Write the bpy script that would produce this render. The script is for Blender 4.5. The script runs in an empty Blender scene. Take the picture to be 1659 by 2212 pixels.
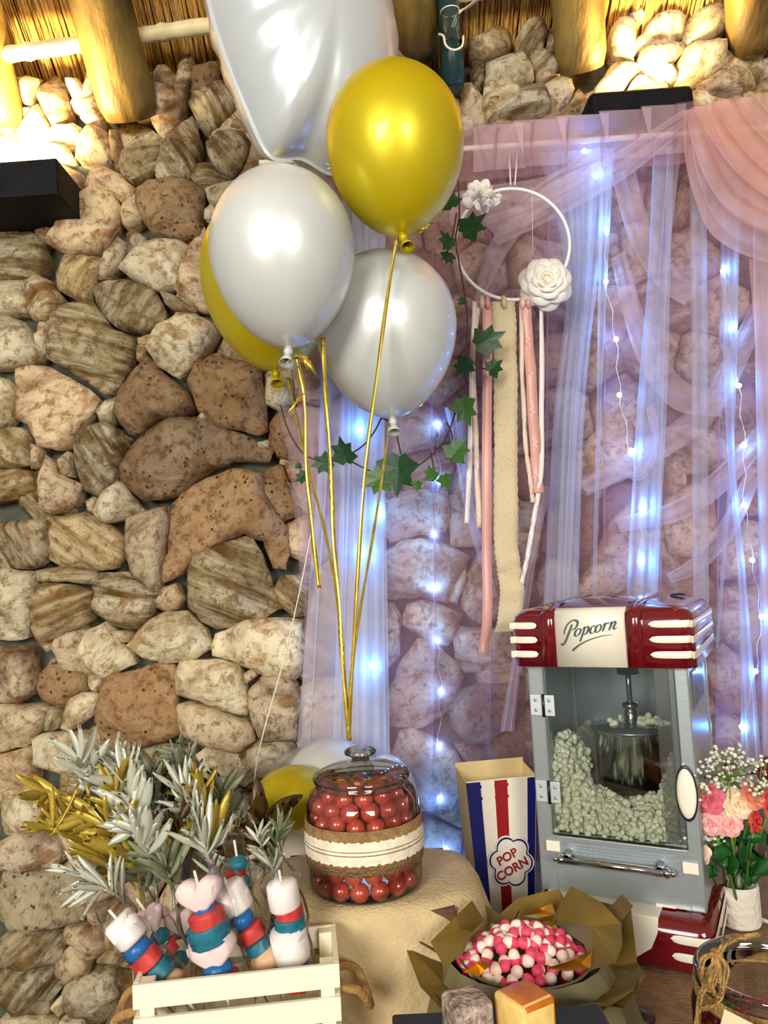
import bpy, bmesh, math, random
from mathutils import Vector, Matrix, Euler, noise
from mathutils.geometry import delaunay_2d_cdt
random.seed(7)
S = bpy.context.scene
COL = S.collection
PI = math.pi
# ------------------------------------------------------------ camera, world, lights, exposure
F = 1662.0
PITCH = math.radians(4.3); ROLL = math.radians(3.0); EYE = Vector((0, 0, 1.5))
fwd = Vector((0, math.cos(PITCH), math.sin(PITCH)))
r0 = Vector((1, 0, 0)); u0 = Vector((0, -math.sin(PITCH), math.cos(PITCH)))
rc = r0 * math.cos(ROLL) - u0 * math.sin(ROLL)
uc = u0 * math.cos(ROLL) + r0 * math.sin(ROLL)
cam = bpy.data.objects.new('camera', bpy.data.cameras.new('camera'))
COL.objects.link(cam)
m = Matrix((rc, uc, -fwd)).transposed().to_4x4(); m.translation = EYE
cam.matrix_world = m
cam.data.sensor_fit = 'VERTICAL'; cam.data.sensor_height = 24.0
cam.data.lens = F / 2212 * 24.0
cam.data.clip_start = 0.02
S.camera = cam
def ray(px, py): return fwd * F + rc * (px - 829.5) + uc * (1106 - py)
def P(px, py, Y):
    d = ray(px, py); return EYE + d * (Y / d.y)
def PZ(px, py, z):
    d = ray(px, py); return EYE + d * ((z - 1.5) / d.z)
def MPP(Y): return Y / F          # metres per pixel at depth Y
W = bpy.data.worlds.new('world'); S.world = W; W.use_nodes = True
W.node_tree.nodes['Background'].inputs[0].default_value = (1.0, .93, .82, 1)
W.node_tree.nodes['Background'].inputs[1].default_value = .18
def area(name, loc, target, sx, sy, power, col):
    l = bpy.data.lights.new(name, 'AREA'); l.shape = 'RECTANGLE'; l.size = sx; l.size_y = sy
    l.energy = power; l.color = col
    o = bpy.data.objects.new(name, l); COL.objects.link(o); o.location = loc
    o.rotation_euler = (Vector(target) - Vector(loc)).to_track_quat('-Z', 'Y').to_euler()
    return o
area('window_left_offscreen', (-1.25, -3.05, 2.35), (0, 1.5, 1.6), 2.2, 1.1, 160, (1.0, .965, .91))
area('window_right_offscreen', (1.15, -3.05, 2.25), (0, 1.5, 1.5), 1.4, 1.1, 70, (1.0, .97, .93))
S.view_settings.view_transform = 'Standard'; S.view_settings.look = 'None'
S.view_settings.exposure = 0.8; S.view_settings.gamma = 1.0; S.view_settings.use_curve_mapping = False
S.cycles.transparent_max_bounces = 20; S.cycles.max_bounces = 6; S.cycles.use_adaptive_sampling = True; S.cycles.adaptive_threshold = .04
S.cycles.sample_clamp_indirect = 4.0; S.cycles.caustics_reflective = False; S.cycles.caustics_refractive = False
# ------------------------------------------------------------ helpers
class MB:
    def __init__(s): s.v = []; s.f = []; s.mi = []
    def add(s, vs, fs, mi=0):
        o = len(s.v); s.v += [Vector(a) for a in vs]; s.f += [tuple(i + o for i in f) for f in fs]; s.mi += [mi] * len(fs)
        return s
    def box(s, c, d, rot=None, bev=0.0, mi=0):
        c = Vector(c); hx, hy, hz = d[0] / 2, d[1] / 2, d[2] / 2
        if bev <= 0:
            vs = [Vector((x * hx, y * hy, z * hz)) for z in (-1, 1) for y in (-1, 1) for x in (-1, 1)]
            fs = [(0, 2, 3, 1), (4, 5, 7, 6), (0, 1, 5, 4), (2, 6, 7, 3), (0, 4, 6, 2), (1, 3, 7, 5)]
        else:
            bm = bmesh.new(); bmesh.ops.create_cube(bm, size=1)
            for v in bm.verts: v.co = Vector((v.co.x * d[0], v.co.y * d[1], v.co.z * d[2]))
            bmesh.ops.bevel(bm, geom=bm.edges[:], offset=min(bev, hx * .95, hy * .95, hz * .95), segments=3, profile=.5, affect='EDGES')
            bm.verts.index_update(); vs = [v.co.copy() for v in bm.verts]; fs = [tuple(v.index for v in f.verts) for f in bm.faces]; bm.free()
        if rot is not None:
            R = rot if isinstance(rot, Matrix) else Euler(rot).to_matrix()
            vs = [R @ v for v in vs]
        return s.add([v + c for v in vs], fs, mi)
    def lathe(s, prof, n=24, c=(0, 0, 0), rot=None, mi=0, cap=False):
        c = Vector(c); vs = []; fs = []
        for r, z in prof:
            for k in range(n):
                a = 2 * PI * k / n; vs.append(Vector((r * math.cos(a), r * math.sin(a), z)))
        for i in range(len(prof) - 1):
            for k in range(n):
                k2 = (k + 1) % n; fs.append((i * n + k, i * n + k2, (i + 1) * n + k2, (i + 1) * n + k))
        if cap: fs.append(tuple(range(n))[::-1]); fs.append(tuple((len(prof) - 1) * n + k for k in range(n)))
        if rot is not None: vs = [rot @ v for v in vs]
        return s.add([v + c for v in vs], fs, mi)
    def tube(s, pts, r, n=6, mi=0, cap=True):
        pts = [Vector(p) for p in pts]; vs = []; fs = []
        rr = r if isinstance(r, (list, tuple)) else [r] * len(pts)
        prev = None
        for i, p in enumerate(pts):
            t = (pts[min(i + 1, len(pts) - 1)] - pts[max(i - 1, 0)]).normalized()
            if prev is None: a = t.orthogonal().normalized()
            else:
                a = prev - t * prev.dot(t); a = a.normalized() if a.length > 1e-6 else t.orthogonal().normalized()
            prev = a; b = t.cross(a)
            for k in range(n):
                q = 2 * PI * k / n; vs.append(p + (a * math.cos(q) + b * math.sin(q)) * rr[i])
        for i in range(len(pts) - 1):
            for k in range(n):
                k2 = (k + 1) % n; fs.append((i * n + k, i * n + k2, (i + 1) * n + k2, (i + 1) * n + k))
        if cap: fs.append(tuple(range(n))[::-1]); fs.append(tuple((len(pts) - 1) * n + k for k in range(n)))
        return s.add(vs, fs, mi)
    def ball(s, c, r, n=10, mi=0, sc=(1, 1, 1), rot=None):
        c = Vector(c); R = rot if rot is not None else Matrix.Identity(3)
        m_ = max(4, n // 2); vs = [Vector((0, 0, 1))]; fs = []
        for i in range(1, m_):
            t = PI * i / m_
            for k in range(n): vs.append(Vector((math.sin(t) * math.cos(2 * PI * k / n), math.sin(t) * math.sin(2 * PI * k / n), math.cos(t))))
        vs.append(Vector((0, 0, -1)))
        for k in range(n): fs.append((0, 1 + k, 1 + (k + 1) % n))
        for i in range(m_ - 2):
            for k in range(n): fs.append((1 + i * n + k, 1 + (i + 1) * n + k, 1 + (i + 1) * n + (k + 1) % n, 1 + i * n + (k + 1) % n))
        L = len(vs) - 1
        for k in range(n): fs.append((L, 1 + (m_ - 2) * n + (k + 1) % n, 1 + (m_ - 2) * n + k))
        return s.add([c + R @ Vector((v.x * r * sc[0], v.y * r * sc[1], v.z * r * sc[2])) for v in vs], fs, mi)
    def strip(s, rows, mi=0):          # grid of vertex rows
        n = len(rows[0]); vs = [p for r in rows for p in r]; fs = []
        for i in range(len(rows) - 1):
            for k in range(n - 1): fs.append((i * n + k, i * n + k + 1, (i + 1) * n + k + 1, (i + 1) * n + k))
        return s.add(vs, fs, mi)
    def solid(s, rows, off, mi=0):     # grid with thickness along off
        off = Vector(off); n = len(rows[0]); m_ = len(rows)
        a = [Vector(p) for r in rows for p in r]; b = [p + off for p in a]; N = len(a); fs = []
        for i in range(m_ - 1):
            for k in range(n - 1):
                q = (i * n + k, i * n + k + 1, (i + 1) * n + k + 1, (i + 1) * n + k)
                fs.append(q); fs.append(tuple(x + N for x in q)[::-1])
        bd = [k for k in range(n)] + [i * n + n - 1 for i in range(1, m_)] + [(m_ - 1) * n + k for k in range(n - 2, -1, -1)] + [i * n for i in range(m_ - 2, 0, -1)]
        for i in range(len(bd)):
            p, q = bd[i], bd[(i + 1) % len(bd)]; fs.append((q, p, p + N, q + N))
        return s.add(a + b, fs, mi)
    def prism(s, poly, y0, y1, mi=0):  # polygon in xz, extruded along y
        n = len(poly)
        vs = [(p[0], y0, p[1]) for p in poly] + [(p[0], y1, p[1]) for p in poly]
        fs = [tuple(range(n)), tuple(range(2 * n - 1, n - 1, -1))] + [(i, i + n, (i + 1) % n + n, (i + 1) % n) for i in range(n)]
        return s.add(vs, fs, mi)
    def build(s, name, mat, parent=None, smooth=True, local=False, origin=None):
        me = bpy.data.meshes.new(name)
        if parent is not None: off = Vector((0, 0, 0)) if local else wloc(parent)
        else:
            if origin is None:
                xs = [v.x for v in s.v]; ys = [v.y for v in s.v]; zs = [v.z for v in s.v]
                origin = Vector(((min(xs) + max(xs)) / 2, (min(ys) + max(ys)) / 2, min(zs)))
            off = Vector((0, 0, 0)) if local else Vector(origin)
        me.from_pydata([tuple(v - off) for v in s.v], [], s.f)
        for m_ in (mat if isinstance(mat, (list, tuple)) else [mat]): me.materials.append(m_)
        me.polygons.foreach_set('material_index', s.mi)
        me.polygons.foreach_set('use_smooth', [smooth] * len(me.polygons)); me.update()
        o = bpy.data.objects.new(name, me); COL.objects.link(o)
        if parent is not None: o.parent = parent
        elif not local: o.location = off
        return o
def wloc(o):
    v = Vector(o.location)
    while o.parent is not None: o = o.parent; v = v + Vector(o.location)
    return v
def tag(o, label=None, cat=None, group=None, kind=None):
    if label: o['label'] = label
    if cat: o['category'] = cat
    if group: o['group'] = group
    if kind: o['kind'] = kind
    return o
def thing(name, label, cat, loc=(0, 0, 0), rz=0, group=None):
    o = bpy.data.objects.new(name, None); COL.objects.link(o); o.location = loc; o.rotation_euler = (0, 0, rz)
    o.empty_display_size = .05
    return tag(o, label, cat, group)
def dup(o, parent=None, loc=None, rot=None):
    c = o.copy(); COL.objects.link(c); c.parent = parent
    if loc is not None: c.location = loc
    if rot is not None: c.rotation_euler = rot
    for ch in list(o.children): dup(ch, c)
    return c
def interp(path, t):
    n = len(path) - 1; x = max(0, min(.99999, t)) * n; i = int(x); f = x - i
    return tuple(a + (b - a) * f for a, b in zip(path[i], path[i + 1]))
def crv(path, n):                      # Catmull-Rom resample of tuples
    out = []; m_ = len(path)
    for j in range(n):
        x = j / (n - 1) * (m_ - 1); i = min(int(x), m_ - 2); f = x - i
        p0, p1, p2, p3 = path[max(i - 1, 0)], path[i], path[i + 1], path[min(i + 2, m_ - 1)]
        out.append(tuple(.5 * (2 * b + (c - a) * f + (2 * a - 5 * b + 4 * c - d) * f * f + (3 * b - a - 3 * c + d) * f ** 3) for a, b, c, d in zip(p0, p1, p2, p3)))
    return out
# ------------------------------------------------------------ materials
def lin(c): return tuple((x / 12.92 if x <= .04045 else ((x + .055) / 1.055) ** 2.4) for x in c)
def rgb(r, g, b): return lin((r / 255, g / 255, b / 255)) + (1,)
class NT:
    def __init__(s, name):
        s.m = bpy.data.materials.new(name); s.m.use_nodes = True; s.t = s.m.node_tree; s.n = s.t.nodes
        s.b = s.n['Principled BSDF']; s.o = s.n['Material Output']
    def new(s, t, **k):
        n = s.n.new(t)
        for a, v in k.items():
            if a.startswith('i_'): n.inputs[a[2:].replace('_', ' ')].default_value = v
            else: setattr(n, a, v)
        return n
    def link(s, a, b): s.t.links.new(a, b)
    def mix(s, fac, a, b, mode='MIX'):
        n = s.n.new('ShaderNodeMix'); n.data_type = 'RGBA'; n.blend_type = mode
        for sock, v in ((n.inputs[0], fac), (n.inputs[6], a), (n.inputs[7], b)):
            if isinstance(v, (int, float, tuple)): sock.default_value = v
            else: s.link(v, sock)
        return n.outputs[2]
    def ramp(s, src, stops):
        n = s.n.new('ShaderNodeValToRGB'); e = n.color_ramp.elements
        while len(e) < len(stops): e.new(.5)
        for q, (p, c) in zip(e, stops): q.position = p; q.color = c if isinstance(c, tuple) else (c, c, c, 1)
        s.link(src, n.inputs[0]); return n.outputs[0]
def pmat(name, col, rough=.5, metal=0, var=.12, scale=12, bump=0.0, bscale=None, spec=.5, coat=0, sub=0, trans=0, emit=None, est=0, stretch=None):
    k = NT(name); b = k.b
    tc = k.new('ShaderNodeTexCoord'); mp = k.new('ShaderNodeMapping'); k.link(tc.outputs['Object'], mp.inputs[0])
    if stretch: mp.inputs['Scale'].default_value = stretch
    nz = k.new('ShaderNodeTexNoise'); nz.inputs['Scale'].default_value = scale; nz.inputs['Detail'].default_value = 4; k.link(mp.outputs[0], nz.inputs[0])
    lo = tuple(max(0, c * (1 - var * 1.6)) for c in col[:3]) + (1,); hi = tuple(min(1, c * (1 + var)) for c in col[:3]) + (1,)
    k.link(k.ramp(nz.outputs[0], [(.3, lo), (.7, hi)]), b.inputs['Base Color'])
    b.inputs['Roughness'].default_value = rough; b.inputs['Metallic'].default_value = metal
    b.inputs['Specular IOR Level'].default_value = spec
    if coat: b.inputs['Coat Weight'].default_value = coat; b.inputs['Coat Roughness'].default_value = .08
    if sub: b.inputs['Subsurface Weight'].default_value = sub; b.inputs['Subsurface Radius'].default_value = (.02, .012, .008)
    if emit: b.inputs['Emission Color'].default_value = emit; b.inputs['Emission Strength'].default_value = est
    if bump:
        n2 = k.new('ShaderNodeTexNoise'); n2.inputs['Scale'].default_value = bscale or scale * 4; n2.inputs['Detail'].default_value = 5; k.link(mp.outputs[0], n2.inputs[0])
        bp = k.new('ShaderNodeBump'); bp.inputs['Strength'].default_value = min(1, bump); bp.inputs['Distance'].default_value = .01 * max(1, bump); k.link(n2.outputs[0], bp.inputs['Height']); k.link(bp.outputs[0], b.inputs['Normal'])
    if trans:
        t = k.new('ShaderNodeBsdfTranslucent'); t.inputs[0].default_value = col; mx = k.new('ShaderNodeMixShader'); mx.inputs[0].default_value = trans
        k.link(b.outputs[0], mx.inputs[1]); k.link(t.outputs[0], mx.inputs[2]); k.link(mx.outputs[0], k.o.inputs[0])
    return k.m
def sheer(name, col, alpha, tl=.5, weave=0):
    k = NT(name); k.n.remove(k.b)
    d = k.new('ShaderNodeBsdfDiffuse'); d.inputs[0].default_value = col
    t = k.new('ShaderNodeBsdfTranslucent'); t.inputs[0].default_value = col
    m1 = k.new('ShaderNodeMixShader'); m1.inputs[0].default_value = tl; k.link(d.outputs[0], m1.inputs[1]); k.link(t.outputs[0], m1.inputs[2])
    tr = k.new('ShaderNodeBsdfTransparent'); m2 = k.new('ShaderNodeMixShader')
    tc = k.new('ShaderNodeTexCoord'); nz = k.new('ShaderNodeTexNoise'); nz.inputs['Scale'].default_value = 9; nz.inputs['Detail'].default_value = 3
    k.link(tc.outputs['Object'], nz.inputs[0])
    mr = k.new('ShaderNodeMapRange'); mr.inputs[1].default_value = .3; mr.inputs[2].default_value = .7; mr.inputs[3].default_value = alpha * .72; mr.inputs[4].default_value = min(1, alpha * 1.28)
    k.link(nz.outputs[0], mr.inputs[0]); k.link(mr.outputs[0], m2.inputs[0])
    k.link(tr.outputs[0], m2.inputs[1]); k.link(m1.outputs[0], m2.inputs[2]); k.link(m2.outputs[0], k.o.inputs[0])
    return k.m
def glass(name, tint=(.97, .99, .98, 1), gloss=.12, rough=.03, ior=1.45):
    k = NT(name); k.n.remove(k.b)
    tr = k.new('ShaderNodeBsdfTransparent'); g = k.new('ShaderNodeBsdfGlossy'); g.inputs['Roughness'].default_value = rough
    tc = k.new('ShaderNodeTexCoord'); nz = k.new('ShaderNodeTexNoise'); nz.inputs['Scale'].default_value = 6; k.link(tc.outputs['Object'], nz.inputs[0])
    k.link(k.ramp(nz.outputs[0], [(.3, tuple(c * .97 for c in tint[:3]) + (1,)), (.7, tint)]), tr.inputs[0])
    fr = k.new('ShaderNodeFresnel'); fr.inputs[0].default_value = ior
    ad = k.new('ShaderNodeMath', operation='ADD'); ad.inputs[1].default_value = gloss; k.link(fr.outputs[0], ad.inputs[0])
    mx = k.new('ShaderNodeMixShader'); k.link(ad.outputs[0], mx.inputs[0]); k.link(tr.outputs[0], mx.inputs[1]); k.link(g.outputs[0], mx.inputs[2]); k.link(mx.outputs[0], k.o.inputs[0])
    return k.m
def stone_mat(name, mode):
    k = NT(name); tc = k.new('ShaderNodeTexCoord'); oi = k.new('ShaderNodeObjectInfo')
    vr = k.new('ShaderNodeVectorRotate', rotation_type='Y_AXIS'); mu = k.new('ShaderNodeMapRange'); mu.inputs[3].default_value = -1.1; mu.inputs[4].default_value = 1.1
    k.link(oi.outputs['Random'], mu.inputs[0]); k.link(mu.outputs[0], vr.inputs['Angle'])
    ad = k.new('ShaderNodeVectorMath', operation='ADD'); m3 = k.new('ShaderNodeMath', operation='MULTIPLY'); m3.inputs[1].default_value = 53.0
    k.link(oi.outputs['Random'], m3.inputs[0]); k.link(tc.outputs['Object'], vr.inputs['Vector']); k.link(vr.outputs[0], ad.inputs[0]); k.link(m3.outputs[0], ad.inputs[1])
    V = ad.outputs[0]
    def nz(scale, det, rough, dist=0, st=None):
        v = V
        if st:
            mp = k.new('ShaderNodeMapping'); mp.inputs['Scale'].default_value = st; k.link(V, mp.inputs[0]); v = mp.outputs[0]
        n = k.new('ShaderNodeTexNoise'); n.inputs['Scale'].default_value = scale; n.inputs['Detail'].default_value = det; n.inputs['Roughness'].default_value = rough; n.inputs['Distortion'].default_value = dist
        k.link(v, n.inputs[0]); return n.outputs[0]
    big = nz(8, 5, .6, .8); fine = nz(48, 6, .72, .3); strata = nz(5.5, 7, .62, .55, (1, 1, 7.5 if mode == 'layered' else 2.6)); patch = nz(13, 3, .5, 1.2)
    base = oi.outputs['Color']
    dark = k.mix(1.0, base, (.30, .20, .10, 1), 'MULTIPLY'); light = k.mix(.42, base, (.93, .86, .66, 1))
    st = {'layered': (.40, .60), 'pitted': (.30, .72), 'pale': (.34, .58)}[mode]
    c = k.mix(k.ramp(strata, [(st[0], 0.0), (st[1], 1.0)]), dark, light)
    c = k.mix(k.ramp(big, [(.44, 0.0), (.58, .75 if mode == 'pale' else .45)]), c, light if mode == 'pale' else base)
    c = k.mix(k.ramp(patch, [(.60, 0.0), (.66, .7)]), c, k.mix(1.0, base, (.62, .40, .2, 1), 'MULTIPLY'))
    if mode == 'pitted':
        c = k.mix(.5, base, c)
        vo = k.new('ShaderNodeTexVoronoi'); vo.inputs['Scale'].default_value = 58; vo.inputs['Randomness'].default_value = 1; k.link(V, vo.inputs[0])
        mm = k.new('ShaderNodeMath', operation='MULTIPLY'); k.link(k.ramp(vo.outputs['Distance'], [(.17, 1.0), (.27, 0.0)]), mm.inputs[0]); k.link(k.ramp(patch, [(.44, 0.0), (.54, 1.0)]), mm.inputs[1])
        c = k.mix(mm.outputs[0], c, (.045, .028, .018, 1))
    c = k.mix(k.ramp(fine, [(.38, .75), (.51, 0.0)]), c, dark)
    k.link(c, k.b.inputs['Base Color']); k.b.inputs['Roughness'].default_value = .75; k.b.inputs['Specular IOR Level'].default_value = .3
    b1 = k.new('ShaderNodeBump'); b1.inputs['Strength'].default_value = 1; b1.inputs['Distance'].default_value = .016; k.link(strata, b1.inputs['Height'])
    b2 = k.new('ShaderNodeBump'); b2.inputs['Strength'].default_value = .9; b2.inputs['Distance'].default_value = .007; k.link(fine, b2.inputs['Height']); k.link(b1.outputs[0], b2.inputs['Normal']); k.link(b2.outputs[0], k.b.inputs['Normal'])
    return k.m
M = {}
M['layer'] = stone_mat('stone_layered', 'layered'); M['pit'] = stone_mat('stone_pitted', 'pitted'); M['pale'] = stone_mat('stone_pale', 'pale')
M['mortar'] = pmat('mortar', rgb(84, 86, 72), .95, var=.3, scale=20, bump=1)
M['plaster'] = pmat('plaster', rgb(200, 185, 155), .9, bump=.3)
M['floor'] = pmat('floor_screed', rgb(120, 100, 80), .6, var=.2, scale=4)
M['reed'] = pmat('thatch_reed', rgb(214, 168, 84), .65, var=.45, scale=30, stretch=(8, 1, 1))
M['reedback'] = pmat('thatch_under_layer', rgb(176, 130, 62), .9, var=.4, scale=40)
M['pole'] = pmat('gum_pole', rgb(128, 102, 44), .55, var=.62, scale=13, bump=.8, bscale=30, stretch=(1, .35, .35))
M['cane'] = pmat('cane', rgb(238, 220, 165), .5, var=.2, scale=15)
M['blackwood'] = pmat('black_wood', rgb(14, 15, 20), .6, var=.3, scale=20, bump=.2, spec=.15)
M['teal'] = pmat('teal_pipe', rgb(26, 62, 58), .35, var=.2)
M['cord'] = pmat('white_cord', rgb(245, 238, 215), .5, var=.05)
M['tubeglass'] = glass('clear_tube', (.55, .72, .66, 1), .1)
# ------------------------------------------------------------ the setting
WY = 1.72; TZ = .90; WTOP = 2.69
floor = MB().box((0, -.4, -.03), (6, 6.4, .06)).build('floor', M['floor'], smooth=False); tag(floor, kind='structure')
wall = MB().box((.55, WY + .19, WTOP / 2), (2.94, .3, WTOP)).build('wall_back', M['mortar'], smooth=False); tag(wall, kind='structure')
wb = MB().box((0, -3.2, 1.9), (6, .15, 3.8)).build('wall_front', M['plaster'], smooth=False); tag(wb, kind='structure')
dk = MB().box((-1.45, WY + .9, 1.5), (1.2, .05, 3.0)).build('wall_left', M['plaster'], smooth=False); tag(dk, kind='structure')
for i, (x, z, w, h) in enumerate(((-1.25, 2.35, 2.3, 1.2), (1.15, 2.25, 1.5, 1.2))):
    fr = MB()
    for s in (-1, 1):
        fr.box((x + s * w / 2, -3.1, z), (.06, .06, h + .06)); fr.box((x, -3.1, z + s * h / 2), (w, .06, .06))
    fr.box((x, -3.1, z), (.04, .04, h)); o = fr.build('window_%d' % (i + 1), M['cord'], smooth=False); tag(o, kind='structure')
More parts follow.
